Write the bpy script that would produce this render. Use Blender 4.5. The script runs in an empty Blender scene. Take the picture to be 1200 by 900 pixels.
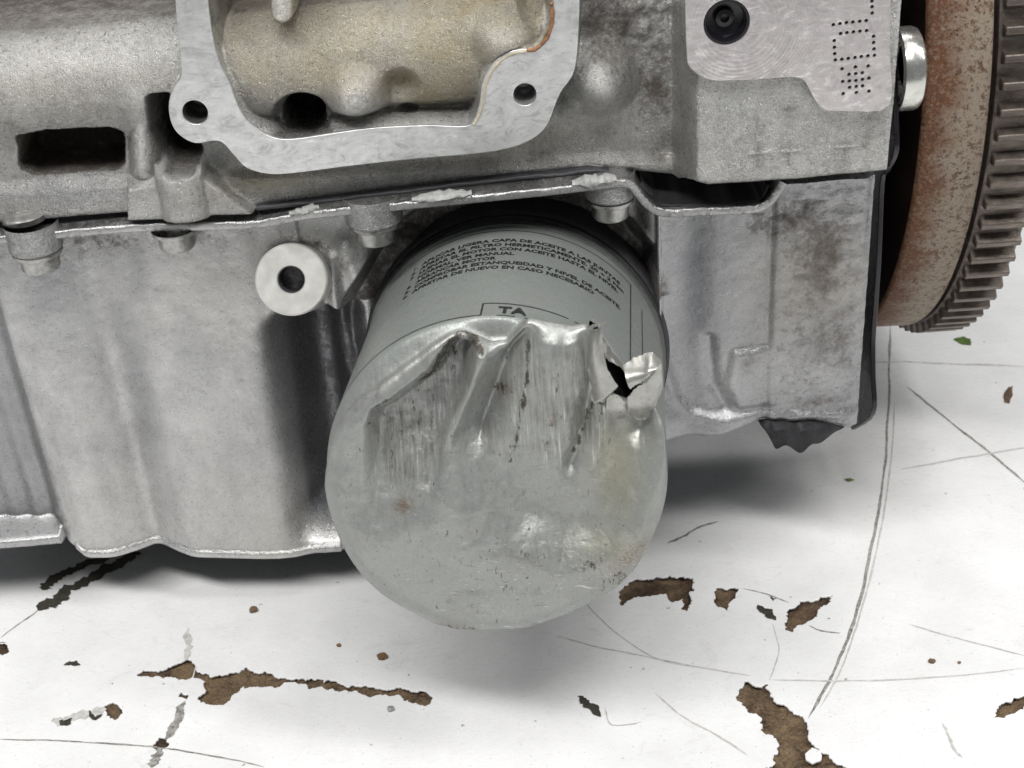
import bpy, bmesh, math, random
import numpy as np
from math import sin, cos, pi, radians
from mathutils import Vector, Matrix
random.seed(7)
RNG = np.random.default_rng(11)
scene = bpy.context.scene
COL = scene.collection
S = 0.01                                   # everything is authored in centimetres

# ------------------------------------------------------------------ camera
TH, RO, DIST, FPX, ZQ = radians(31.5), radians(4.0), 40.0, 1750.0, 6.5
FW = np.array([0, cos(TH), -sin(TH)]); UP0 = np.array([0, sin(TH), cos(TH)]); RI0 = np.array([1., 0, 0])
RI = RI0 * cos(RO) - UP0 * sin(RO); UP = UP0 * cos(RO) + RI0 * sin(RO)
CP = np.array([0, 0, ZQ]) - DIST * FW
cam = bpy.data.cameras.new('camera'); camo = bpy.data.objects.new('camera', cam); COL.objects.link(camo)
cam.sensor_width = 36.0; cam.lens = FPX / 1200 * 36.0
cam.clip_start = 0.01; cam.clip_end = 50
camo.matrix_world = Matrix(((RI[0], UP[0], -FW[0], CP[0] * S), (RI[1], UP[1], -FW[1], CP[1] * S), (RI[2], UP[2], -FW[2], CP[2] * S), (0, 0, 0, 1)))
cam.dof.use_dof = True; cam.dof.focus_distance = 0.365; cam.dof.aperture_fstop = 40
scene.camera = camo

# ------------------------------------------------------------------ world and lamps (workshop ceiling tubes)
w = bpy.data.worlds.new('World'); scene.world = w; w.use_nodes = True
bg = w.node_tree.nodes['Background']; bg.inputs[0].default_value = (0.93, 0.97, 1.0, 1); bg.inputs[1].default_value = 0.15
def area(name, loc, target, sx, sy, power, col=(1.0, 0.99, 0.975)):
    l = bpy.data.lights.new(name, 'AREA'); l.shape = 'RECTANGLE'; l.size = sx * S; l.size_y = sy * S; l.energy = power; l.color = col
    o = bpy.data.objects.new(name, l); COL.objects.link(o); o.location = Vector(loc) * S
    o.rotation_euler = (Vector(target) - Vector(loc)).to_track_quat('-Z', 'Y').to_euler()
    return o
area('ceiling_lamp', (-35, -78, 165), (0, 0, 5), 150, 26, 30.0)
area('ceiling_lamp', (90, -45, 165), (0, 0, 5), 24, 150, 16.0)
area('ceiling_lamp', (-10, 70, 170), (0, 0, 5), 150, 24, 8.0)
vs = scene.view_settings; vs.view_transform = 'Standard'; vs.look = 'None'; vs.exposure = 0.12; vs.gamma = 1.0; vs.use_curve_mapping = False
scene.render.engine = 'CYCLES'
cy = scene.cycles; cy.max_bounces = 5; cy.diffuse_bounces = 3; cy.glossy_bounces = 3; cy.transmission_bounces = 0; cy.use_adaptive_sampling = True; cy.adaptive_threshold = 0.02; cy.caustics_reflective = False; cy.sample_clamp_indirect = 4; cy.use_denoising = True

# ------------------------------------------------------------------ helpers: measuring
def ray(px, py): return FW + RI * ((px - 600) / FPX) - UP * ((py - 450) / FPX)
def aty(px, py, Y=0.0): r = ray(px, py); return CP + r * ((Y - CP[1]) / r[1])
def atz(px, py, Z=0.0): r = ray(px, py); return CP + r * ((Z - CP[2]) / r[2])
def atx(px, py, X): r = ray(px, py); return CP + r * ((X - CP[0]) / r[0])
def E(px, py, h=0.0): p = aty(px, py, -h); return (p[0], p[2])      # a place on the engine's front, h cm proud of the datum plane
def EP(pts, h=0.0): return [E(x, y, h) for x, y in pts]

# ------------------------------------------------------------------ helpers: fields
def smooth(t): t = np.clip(t, 0, 1); return t * t * (3 - 2 * t)
def inside(sd, w=0.1): return 1 - smooth(sd / w + 0.5)
def poly_sd(X, Z, pts):
    d = np.full(X.shape, 1e9); s = np.ones(X.shape); n = len(pts)
    for i in range(n):
        ax, az = pts[i]; bx, bz = pts[(i + 1) % n]
        ex, ez = bx - ax, bz - az; wx, wz = X - ax, Z - az
        t = np.clip((wx * ex + wz * ez) / (ex * ex + ez * ez + 1e-12), 0, 1)
        d = np.minimum(d, (wx - ex * t) ** 2 + (wz - ez * t) ** 2)
        c1 = Z >= az; c2 = Z < bz; c3 = ex * wz > ez * wx
        flip = (c1 & c2 & c3) | (~c1 & ~c2 & ~c3)
        s = np.where(flip, -s, s)
    return s * np.sqrt(d)
def line_d(X, Z, pts):
    d = np.full(X.shape, 1e9)
    for (ax, az), (bx, bz) in zip(pts[:-1], pts[1:]):
        ex, ez = bx - ax, bz - az; wx, wz = X - ax, Z - az
        t = np.clip((wx * ex + wz * ez) / (ex * ex + ez * ez + 1e-12), 0, 1)
        d = np.minimum(d, (wx - ex * t) ** 2 + (wz - ez * t) ** 2)
    return np.sqrt(d)
def gauss(d, r): return np.exp(-(d / r) ** 2)
def smax(a, b, k): h = np.clip(0.5 + 0.5 * (a - b) / k, 0, 1); return b * (1 - h) + a * h + k * h * (1 - h)
def vnoise(X, Z, sc, seed=0):
    r = np.random.default_rng(seed); T = r.random((256, 256)); u = X * sc + 57.3; v = Z * sc + 31.7
    i = np.floor(u).astype(int); j = np.floor(v).astype(int); fu = smooth(u - i); fv = smooth(v - j)
    g = lambda a, b: T[a % 256, b % 256]
    return (g(i, j) * (1 - fu) + g(i + 1, j) * fu) * (1 - fv) + (g(i, j + 1) * (1 - fu) + g(i + 1, j + 1) * fu) * fv - 0.5
def fbm(X, Z, sc, seed=0, o=4): return sum(vnoise(X, Z, sc * 2 ** k, seed + k) / 2 ** k for k in range(o))

# ------------------------------------------------------------------ helpers: meshes
def np_mesh(name, V, F, mat, parent=None, attrs=None, smooth_shade=True):
    V = np.asarray(V, dtype=np.float32) * S; F = np.asarray(F, dtype=np.int32)
    me = bpy.data.meshes.new(name); n = len(V); k = F.shape[1]
    me.vertices.add(n); me.vertices.foreach_set('co', V.ravel())
    me.loops.add(F.size); me.loops.foreach_set('vertex_index', F.ravel())
    me.polygons.add(len(F)); me.polygons.foreach_set('loop_start', np.arange(0, F.size, k, dtype=np.int32))
    me.polygons.foreach_set('loop_total', np.full(len(F), k, dtype=np.int32))
    me.polygons.foreach_set('use_smooth', np.full(len(F), smooth_shade, dtype=bool))
    for an, av in (attrs or {}).items():
        a = me.attributes.new(an, 'FLOAT', 'POINT'); a.data.foreach_set('value', np.asarray(av, dtype=np.float32).ravel())
    me.update(calc_edges=True); me.validate()
    return link(name, me, mat, parent)
def link(name, me, mat, parent=None):
    o = bpy.data.objects.new(name, me); COL.objects.link(o)
    if mat is not None: me.materials.clear(); me.materials.append(mat)
    if parent is not None: o.parent = parent
    return o
def grid_faces(nr, nc, wrap=False):
    i = np.arange(nr - 1)[:, None]; m = nc if wrap else nc - 1; j = np.arange(m)[None, :]; j2 = (j + 1) % nc
    return np.stack([i * nc + j, i * nc + j2, (i + 1) * nc + j2, (i + 1) * nc + j], -1).reshape(-1, 4)
def relief(name, X, Y, Z, back, mat, parent, attrs):
    nr, nc = X.shape
    V = np.stack([X, Y, Z], -1).reshape(-1, 3); F = grid_faces(nr, nc)
    idx = np.arange(nr * nc).reshape(nr, nc)
    per = np.concatenate([idx[0, :], idx[1:, -1], idx[-1, -2::-1], idx[-2:0:-1, 0]])
    B = V[per].copy(); B[:, 1] = back; b0 = len(V); m = len(per); V2 = V[per].copy()
    V = np.concatenate([V, V2, B]); k = np.arange(m); k2 = (k + 1) % m
    F = np.concatenate([F, np.stack([b0 + k2, b0 + k, b0 + m + k, b0 + m + k2], -1)])
    A = {an: np.concatenate([a.ravel(), a.ravel()[per], a.ravel()[per]]) for an, a in attrs.items()}
    return np_mesh(name, V, F, mat, parent, A)
def bm_obj(name, bm, mat, parent=None, smooth_shade=True, angle=None):
    bmesh.ops.recalc_face_normals(bm, faces=bm.faces)
    for v in bm.verts: v.co *= S
    me = bpy.data.meshes.new(name); bm.to_mesh(me); bm.free()
    for p in me.polygons: p.use_smooth = smooth_shade
    if smooth_shade: me.set_sharp_from_angle(angle=radians(angle or 35))
    return link(name, me, mat, parent)
def curve_plate(name, outline, holes, thick, bevel, mat, parent, place, res=1):
    """A flat plate with holes: closed outlines filled, given thickness and a rounded edge; place maps plate (a,b,c) to scene cm."""
    cu = bpy.data.curves.new('tmp', 'CURVE'); cu.dimensions = '2D'; cu.fill_mode = 'BOTH'
    cu.extrude = max(thick / 2 - bevel, 0.0); cu.bevel_depth = bevel; cu.bevel_resolution = res
    for pts in [outline] + holes:
        sp = cu.splines.new('POLY'); sp.points.add(len(pts) - 1); sp.use_cyclic_u = True
        for i, p in enumerate(pts): sp.points[i].co = (p[0], p[1], 0, 1)
    o = bpy.data.objects.new('tmp', cu); COL.objects.link(o)
    dg = bpy.context.evaluated_depsgraph_get()
    me = bpy.data.meshes.new_from_object(o.evaluated_get(dg)); bpy.data.objects.remove(o); bpy.data.curves.remove(cu)
    for v in me.vertices: v.co = Vector(place(*v.co)) * S
    me.name = name
    for p in me.polygons: p.use_smooth = True
    me.set_sharp_from_angle(angle=radians(40))
    return link(name, me, mat, parent)
def catmull(pts, n=6, closed=True):
    P = [np.array(p, float) for p in pts]; out = []; N = len(P)
    for i in range(N if closed else N - 1):
        if closed: a, b, c, d = P[i - 1], P[i], P[(i + 1) % N], P[(i + 2) % N]
        else: a, b, c, d = P[max(i - 1, 0)], P[i], P[i + 1], P[min(i + 2, N - 1)]
        for k in range(n):
            t = k / n
            out.append(0.5 * (2 * b + (c - a) * t + (2 * a - 5 * b + 4 * c - d) * t * t + (3 * b - a - 3 * c + d) * t ** 3))
    if not closed: out.append(P[-1])
    return out
def circle(cx, cy, r, n=32): return [(cx + r * cos(2 * pi * i / n), cy + r * sin(2 * pi * i / n)) for i in range(n)]
def lathe(name, prof, n, mat, parent, M=Matrix(), ang=35, flutes=None):
    """prof: (radius, height) pairs turned about local z; M places it (cm)."""
    bm = bmesh.new(); rings = []
    for r, z in prof:
        if r < 1e-6: rings.append([bm.verts.new(M @ Vector((0, 0, z)))])
        else: rings.append([bm.verts.new(M @ Vector((r * cos(2 * pi * i / n), r * sin(2 * pi * i / n), z))) for i in range(n)])
    for a, b in zip(rings[:-1], rings[1:]):
        for i in range(n):
            j = (i + 1) % n
            if len(a) == 1 and len(b) == 1: continue
            if len(a) == 1: bm.faces.new((a[0], b[i], b[j]))
            elif len(b) == 1: bm.faces.new((a[i], a[j], b[0]))
            else: bm.faces.new((a[i], a[j], b[j], b[i]))
    return bm_obj(name, bm, mat, parent, True, ang)
def axis_matrix(origin, zdir, updir=(0, 0, 1)):
    z = Vector(zdir).normalized(); x = Vector(updir).cross(z)
    if x.length < 1e-4: x = Vector((1, 0, 0))
    x.normalize(); y = z.cross(x)
    return Matrix(((x.x, y.x, z.x, origin[0]), (x.y, y.y, z.y, origin[1]), (x.z, y.z, z.z, origin[2]), (0, 0, 0, 1)))
def empty(name, loc=(0, 0, 0)):
    o = bpy.data.objects.new(name, None); COL.objects.link(o); o.location = Vector(loc) * S; o.empty_display_size = 0.02; return o
def tag(o, label=None, cat=None, group=None, kind=None):
    if label: o['label'] = label
    if cat: o['category'] = cat
    if group: o['group'] = group
    if kind: o['kind'] = kind
    return o

# ------------------------------------------------------------------ materials
class NT:
    def __init__(s, name):
        s.m = bpy.data.materials.new(name); s.m.use_nodes = True; s.t = s.m.node_tree; s.N = s.t.nodes
        s.b = s.N['Principled BSDF']
        tc = s.N.new('ShaderNodeTexCoord'); mp = s.N.new('ShaderNodeMapping'); mp.inputs['Scale'].default_value = (100, 100, 100)
        s.t.links.new(tc.outputs['Object'], mp.inputs['Vector']); s.co = mp.outputs['Vector']
    def L(s, a, b): s.t.links.new(a, b)
    def put(s, sock, v):
        if hasattr(v, 'is_output'): s.L(v, sock)
        elif isinstance(v, (tuple, list)): sock.default_value = tuple(v) + ((1,) if len(v) == 3 and len(sock.default_value) == 4 else ())
        else: sock.default_value = v
    def noise(s, scale, detail=4, rough=0.6, stretch=None, dist=0.0):
        n = s.N.new('ShaderNodeTexNoise'); n.inputs['Scale'].default_value = scale; n.inputs['Detail'].default_value = detail; n.inputs['Roughness'].default_value = rough; n.inputs['Distortion'].default_value = dist
        v = s.co
        if stretch:
            mp = s.N.new('ShaderNodeMapping'); mp.inputs['Scale'].default_value = stretch; s.L(v, mp.inputs['Vector']); v = mp.outputs['Vector']
        s.L(v, n.inputs['Vector']); return n.outputs['Fac']
    def voro(s, scale, feat='F1'):
        n = s.N.new('ShaderNodeTexVoronoi'); n.inputs['Scale'].default_value = scale; n.feature = feat; s.L(s.co, n.inputs['Vector']); return n.outputs['Distance']
    def attr(s, name):
        a = s.N.new('ShaderNodeAttribute'); a.attribute_name = name; return a.outputs['Fac']
    def ramp(s, v, a, b, lo=0.0, hi=1.0):
        r = s.N.new('ShaderNodeMapRange'); r.clamp = True; s.put(r.inputs['Value'], v)
        r.inputs['From Min'].default_value = a; r.inputs['From Max'].default_value = b; r.inputs['To Min'].default_value = lo; r.inputs['To Max'].default_value = hi
        return r.outputs['Result']
    def math(s, op, a, b=0.0):
        n = s.N.new('ShaderNodeMath'); n.operation = op; s.put(n.inputs[0], a); s.put(n.inputs[1], b); return n.outputs[0]
    def mix(s, f, a, b, mode='MIX'):
        n = s.N.new('ShaderNodeMix'); n.data_type = 'RGBA'; n.blend_type = mode
        s.put(n.inputs[0], f); s.put(n.inputs[6], a); s.put(n.inputs[7], b); return n.outputs[2]
    def bump(s, hgt, dist, strength=1.0, prev=None):
        n = s.N.new('ShaderNodeBump'); n.inputs['Distance'].default_value = dist * S; n.inputs['Strength'].default_value = strength
        s.L(hgt, n.inputs['Height'])
        if prev is not None: s.L(prev, n.inputs['Normal'])
        return n.outputs['Normal']
    def out(s, color=None, rough=None, metal=None, normal=None, spec=None):
        if color is not None: s.put(s.b.inputs['Base Color'], color)
        if rough is not None: s.put(s.b.inputs['Roughness'], rough)
        if metal is not None: s.put(s.b.inputs['Metallic'], metal)
        if normal is not None: s.L(normal, s.b.inputs['Normal'])
        if spec is not None: s.put(s.b.inputs['Specular IOR Level'], spec)
        return s.m

def cast_metal(name, base, vary, grain, metal, rough):
    """cast aluminium: attributes dirt (brown crust, painted shade), oil (yellow film), stain (grey-blue film, painted shade), wear (bright worn skin, painted light)"""
    t = NT(name)
    n1 = t.noise(0.8, 5, 0.65); n2 = t.noise(9, 4, 0.7); n3 = t.noise(34, 2, 0.65); n4 = t.noise(1.1, 5, 0.7, (1.6, 1.6, 0.45))
    c = t.mix(t.ramp(n1, 0.3, 0.7), [b * (1 - vary) for b in base], [b * (1 + vary) for b in base])
    c = t.mix(t.ramp(n4, 0.46, 0.72, 0, 0.3 + 0.25 * grain), c, [b * 0.55 for b in base])
    c = t.mix(t.ramp(n2, 0.45, 0.72, 0, 0.5 * min(1, grain + .2)), c, (0.74, 0.74, 0.73))
    c = t.mix(t.ramp(n3, 0.55, 0.72, 0, 0.55 * grain), c, (0.10, 0.095, 0.085))
    c = t.mix(t.ramp(n3, 0.44, 0.30, 0, 0.55 * grain), c, (0.80, 0.80, 0.78))
    c = t.mix(t.attr('stain_shade'), c, (0.20, 0.205, 0.225))
    oil = t.math('MULTIPLY', t.attr('oil'), t.ramp(n1, 0.3, 0.7, 0.45, 1.0))
    c = t.mix(oil, c, (0.31, 0.245, 0.115))
    wear_light = t.math('MULTIPLY', t.attr('wear_light'), t.ramp(n2, 0.3, 0.6, 0.35, 1.0))
    c = t.mix(wear_light, c, (0.80, 0.80, 0.78))
    da = t.attr('dirt_shade'); d1 = t.noise(2.6, 6, 0.74); d2 = t.noise(11, 4, 0.75)
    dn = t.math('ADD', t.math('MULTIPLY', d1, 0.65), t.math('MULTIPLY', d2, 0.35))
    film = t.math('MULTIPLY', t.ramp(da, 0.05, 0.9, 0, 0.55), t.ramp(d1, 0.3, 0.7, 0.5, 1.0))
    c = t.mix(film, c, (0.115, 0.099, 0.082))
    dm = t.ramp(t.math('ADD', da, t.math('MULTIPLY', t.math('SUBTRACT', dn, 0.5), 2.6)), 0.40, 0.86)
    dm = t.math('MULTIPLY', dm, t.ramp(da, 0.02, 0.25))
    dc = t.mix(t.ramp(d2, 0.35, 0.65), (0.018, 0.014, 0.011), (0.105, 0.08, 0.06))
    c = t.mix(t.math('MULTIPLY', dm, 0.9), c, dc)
    rg = t.math('ADD', t.ramp(n2, 0.3, 0.8, rough - 0.08, rough + 0.1), t.math('MULTIPLY', dm, 0.2))
    me = t.math('MULTIPLY', t.math('SUBTRACT', 1.0, dm), metal)
    nb = t.bump(n3, 0.045 * grain, 0.9)
    nb = t.bump(n2, 0.06 * grain, 0.6, nb)
    nb = t.bump(dm, 0.03, 0.5, nb)
    return t.out(c, rg, me, nb)
M_BLOCK = cast_metal('cast_block', (0.48, 0.472, 0.455), 0.24, 1.0, 0.88, 0.32)
M_PAN = cast_metal('cast_pan', (0.52, 0.515, 0.51), 0.18, 0.36, 0.9, 0.31)

M_LUG = cast_metal('cast_lug', (0.33, 0.33, 0.325), 0.3, 0.8, 0.8, 0.36)
def machined(name, base, tint, centre, ringscale, amp):
    t = NT(name)
    sw = t.N.new('ShaderNodeTexWave'); sw.wave_type = 'RINGS'; sw.rings_direction = 'SPHERICAL'; sw.inputs['Scale'].default_value = ringscale; sw.inputs['Distortion'].default_value = 1.2; sw.inputs['Detail'].default_value = 3; sw.inputs['Detail Scale'].default_value = .6
    mp = t.N.new('ShaderNodeMapping'); mp.inputs['Location'].default_value = centre; t.L(t.co, mp.inputs['Vector']); t.L(mp.outputs['Vector'], sw.inputs['Vector'])
    n = t.noise(1.1, 6, 0.65, dist=0.8); n2 = t.noise(7, 7, 0.75); n3 = t.noise(1.3, 6, .72, (1, 1, 2.2), 2.6)
    c = t.mix(t.ramp(n, 0.35, 0.65), base, tint)
    c = t.mix(t.ramp(sw.outputs['Fac'], .3, .9, 0, amp), c, (.40, .40, .41))
    c = t.mix(t.ramp(n3, .52, .66, 0, .6), c, (.36, .36, .36))
    c = t.mix(t.ramp(n3, .46, .36, 0, .6), c, (.90, .90, .89))
    c = t.mix(t.ramp(n2, 0.60, 0.72, 0, 0.45), c, (0.30, 0.28, 0.26))
    nb = t.bump(sw.outputs['Fac'], 0.0025, 0.5)
    nb = t.bump(n2, 0.015, 0.5, nb)
    return t.out(c, t.ramp(n3, 0.3, 0.7, 0.26, 0.42), 0.75, nb)
M_FLANGE = machined('machined_face', (0.78, 0.78, 0.775), (0.60, 0.60, 0.60), (-3.0, 0, -13.0), 1.1, .04)
M_PAD = machined('machined_pad', (0.66, 0.625, 0.62), (0.52, 0.485, 0.48), (-5.6, 0, -16.5), 7.0, .10)

def simple(name, col, rough, metal=0.0, nscale=6, var=0.15, bump=0.01, spec=None):
    t = NT(name); n = t.noise(nscale, 5, 0.65)
    c = t.mix(t.ramp(n, 0.3, 0.7), [x * (1 - var) for x in col], [min(1, x * (1 + var)) for x in col])
    return t.out(c, t.ramp(n, 0.3, 0.7, max(0.05, rough - 0.07), rough + 0.07), metal, t.bump(n, bump, 0.6), spec)
M_BOLT = simple('bolt_steel', (0.38, 0.375, 0.36), 0.33, 0.9, 5, 0.35, .03)
M_ZINC = simple('zinc_plated', (0.62, 0.62, 0.58), 0.25, 0.85, 4)
M_RING = simple('turned_boss', (0.74, 0.73, 0.69), 0.36, 0.5, 2.5, 0.10, .004)
M_BLACK = simple('black_paint', (0.010, 0.009, 0.012), 0.3, 0.0, 3)
M_RUBBER_SHADE = simple('rubber_shade_black', (0.018, 0.018, 0.019), 0.55)
M_SEAL = simple('grey_sealant', (0.33, 0.33, 0.32), 0.5, 0.0, 9, 0.3, 0.02)
M_INK = simple('black_ink', (0.012, 0.013, 0.014), 0.5)
M_DARKGREY = simple('dark_grey', (0.05, 0.05, 0.055), 0.5, 0.0, 5, 0.3, 0.03)

# ================================================================== STRUCTURE: the table
def table_paint():
    t = NT('white_table_paint')
    n = t.noise(0.35, 5, 0.6); n2 = t.noise(3.0, 7, 0.7, (1, 3, 1)); n3 = t.noise(14, 3, 0.6)
    c = t.mix(t.ramp(n, 0.35, 0.7), (0.83, 0.83, 0.83), (0.73, 0.73, 0.73))
    c = t.mix(t.ramp(n2, 0.57, 0.75, 0, 0.40), c, (0.48, 0.47, 0.45))
    c = t.mix(t.ramp(t.noise(.9, 6, .72, dist=1.5), .60, .70, 0, .22), c, (.42, .40, .36))
    c = t.mix(t.ramp(n3, 0.66, 0.72, 0, 0.75), c, (0.22, 0.20, 0.17))
    c = t.mix(t.math('MULTIPLY', t.ramp(t.voro(1.1), .07, .03), t.ramp(n3, .48, .56)), c, (.05, .04, .03))
    nb = t.bump(t.noise(1.4, 4, 0.6), 0.05, 0.35)
    return t.out(c, t.ramp(n2, 0.3, 0.7, 0.22, 0.38), 0, t.bump(n2, 0.008, 0.5, nb))
def bare_board(name, lo, hi):
    t = NT(name)
    n = t.noise(4, 6, 0.78, (1, 1.5, 1)); n2 = t.noise(16, 5, 0.75); n3 = t.noise(1.0, 4, 0.6); v = t.voro(10)
    c = t.mix(t.ramp(n, 0.36, 0.62), lo, hi)
    c = t.mix(t.ramp(n3, .45, .62, 0, .6), c, (0.40, 0.28, 0.16))
    c = t.mix(t.ramp(n2, 0.50, 0.66, 0, 0.8), c, (0.022, 0.014, 0.009))
    c = t.mix(t.math('MULTIPLY', t.ramp(v, .16, .10), t.ramp(n2, .5, .58)), c, (.50, .45, .38))
    return t.out(c, 0.7, 0, t.bump(n2, 0.10, 0.9, t.bump(n, 0.15, 0.9)))
M_PAINT = table_paint(); M_BOARD = bare_board('bare_board', (0.035, 0.02, 0.012), (0.16, 0.095, 0.055)); M_BOARD2 = bare_board('bare_board_tan', (0.07, 0.042, 0.024), (0.31, 0.21, 0.12))
def T(px, py): p = atz(px, py, 0); return (p[0], p[1])
def ragged(pts, amp, seed, it=3):
    r = random.Random(seed); P = [np.array(p, float) for p in pts]
    for k in range(it):
        Q = []
        for i in range(len(P)):
            a, b = P[i], P[(i + 1) % len(P)]; d = b - a; l = np.hypot(*d); nrm = np.array([-d[1], d[0]])
            Q += [a, (a + b) / 2 + nrm * r.uniform(-amp, amp)]
        P = Q
    return [tuple(p) for p in P]
CHIPS = [
    [(160,789),(168,784),(186,786),(204,778),(220,772),(230,780),(236,788),(262,790),(280,787),(289,779),(298,787),(322,792),(350,795),(380,798),(420,803),(450,807),(465,804),(482,809),(503,811),(508,818),(502,826),(480,823),(455,816),(420,812),(395,810),(360,806),(330,803),(310,805),(285,805),(272,815),(262,826),(248,826),(230,816),(240,810),(237,797),(226,793),(216,797),(206,795),(192,795),(175,794),(162,793)],
    [(203,818),(212,809),(222,814),(220,820)],
    [(722,692),(740,680),(760,678),(775,676),(790,675),(808,676),(814,690),(812,704),(806,718),(800,702),(788,706),(780,696),(770,698),(750,700),(735,706),(728,712),(724,700)],
    [(838,688),(852,690),(866,688),(860,702),(852,716),(842,712),(836,704)],
    [(918,730),(922,715),(936,703),(952,704),(962,698),(978,698),(970,708),(960,722),(945,730),(930,741),(918,738)],
    [(866,806),(873,797),(880,800),(892,804),(899,800),(905,812),(914,824),(928,832),(940,838),(947,852),(950,868),(962,880),(974,884),(998,902),(985,925),(930,925),(896,903),(905,885),(912,872),(905,862),(890,856),(890,840),(876,836),(866,822)],
    [(1162,840),(1172,825),(1188,816),(1215,806),(1225,818),(1200,832),(1182,838)],
    [(178,874),(186,863),(196,864),(198,874),(190,880),(180,878)],
    [(122,826),(131,822),(140,826),(144,836),(136,844),(128,842)],
    [(-14,752),(4,752),(11,764),(2,768),(-12,766)],
    [(900,697),(912,699),(906,705)],
]
ISLANDS = [[(219,800),(226,795),(237,797),(240,808),(234,815),(222,814)], [(944,883),(952,876),(962,880),(962,890),(952,894),(945,890)]]
table = empty('table', (0, 0, 0)); tag(table, kind='structure', label='white painted table top with chipped paint and scratches')
holes = [ragged(ragged([T(*p) for p in c], 0.20, i + 3, 2), .34, i + 30, 2 if len(c) > 8 else 1) for i, c in enumerate(CHIPS)]
curve_plate('paint_coat', [(-75, -48), (75, -48), (75, 60), (-75, 60)], holes, 0.07, 0.022, M_PAINT, table, lambda a, b, c: (a, b, c - 0.035), 2)
for i, isl in enumerate(ISLANDS):
    curve_plate('paint_island', ragged([T(*p) for p in isl], 0.08, 60 + i, 2), [], 0.065, 0.012, M_PAINT, table, lambda a, b, c: (a, b, c - 0.0375))
for i, c in enumerate(CHIPS):
    q = np.array([T(*p) for p in c]); x0, y0 = q.min(0) - .25; x1, y1 = q.max(0) + .25; st_ = .045
    gx_, gy_ = np.meshgrid(np.arange(x0, x1, st_), np.arange(y0, y1, st_)); sd_ = poly_sd(gx_, gy_, [tuple(p) for p in q])
    gz_ = -.16 + .17 * fbm(gx_, gy_, 2.2, 70 + i, 5) + .05 * smooth(1 + sd_ / .12)
    np_mesh('bare_patch', np.stack([gx_, gy_, np.minimum(gz_, -.072 + .03 * (sd_ < -.06))], -1).reshape(-1, 3), grid_faces(*gx_.shape), M_BOARD if i > 1 and i not in (5, 6, 8) else M_BOARD2, table)
bm = bmesh.new(); bmesh.ops.create_cube(bm, size=1, matrix=Matrix.Translation((0, 6, -1.75)) @ Matrix.Diagonal((149.6, 107.6, 3, 1))); bm_obj('board', bm, M_BOARD, table, False)
bm = bmesh.new()

# scratches and cracks in the paint
def scratch_mat():
    t = NT('scratch_dirt'); n = t.noise(6, 6, 0.7)
    c = t.mix(t.ramp(n, 0.3, 0.7), (0.04, 0.035, 0.03), (0.50, 0.48, 0.45))
    return t.out(c, 0.7)
def faint_mat():
    t = NT('scratch_faint'); n = t.noise(5, 6, 0.7)
    c = t.mix(t.ramp(n, 0.3, 0.7), (0.34, 0.33, 0.31), (0.70, 0.69, 0.67))
    return t.out(c, 0.6)
M_SCR = scratch_mat(); M_FAINT = faint_mat(); M_CRACK = simple('crack_grime', (0.035, 0.032, 0.022), 0.8, 0, 8, 0.6)
def strip(name, pts, width, mat, seed=0, z=0.004, broken=0.0, n=14):
    r = np.random.default_rng(seed); C = catmull([T(*p) for p in pts], n, False); N = len(C); bm = bmesh.new(); prev = None
    sm = lambda k: np.convolve(r.random(N + 20), np.ones(k) / k, 'same')[10:10 + N]
    wl = .35 + 1.3 * sm(3) * (.4 + 1.2 * sm(11)); wr = .35 + 1.3 * sm(3) * (.4 + 1.2 * sm(11)); off = (sm(7) - .5) * width * 1.2; gap = sm(4)
    for i, p in enumerate(C):
        d = C[min(i + 1, N - 1)] - C[max(i - 1, 0)]; d = d / (np.hypot(*d) + 1e-9); nn = np.array([-d[1], d[0]])
        e = min(1.0, i / 6, (N - 1 - i) / 6) * 0.92 + 0.08; p = p + nn * off[i]
        cur = (bm.verts.new((*(p - nn * width * .5 * e * wl[i]), z)), bm.verts.new((*(p + nn * width * .5 * e * wr[i]), z)))
        if prev and gap[i] > broken * .9: bm.faces.new((prev[0], prev[1], cur[1], cur[0]))
        prev = cur
    return bm_obj(name, bm, mat, table, False)
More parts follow.
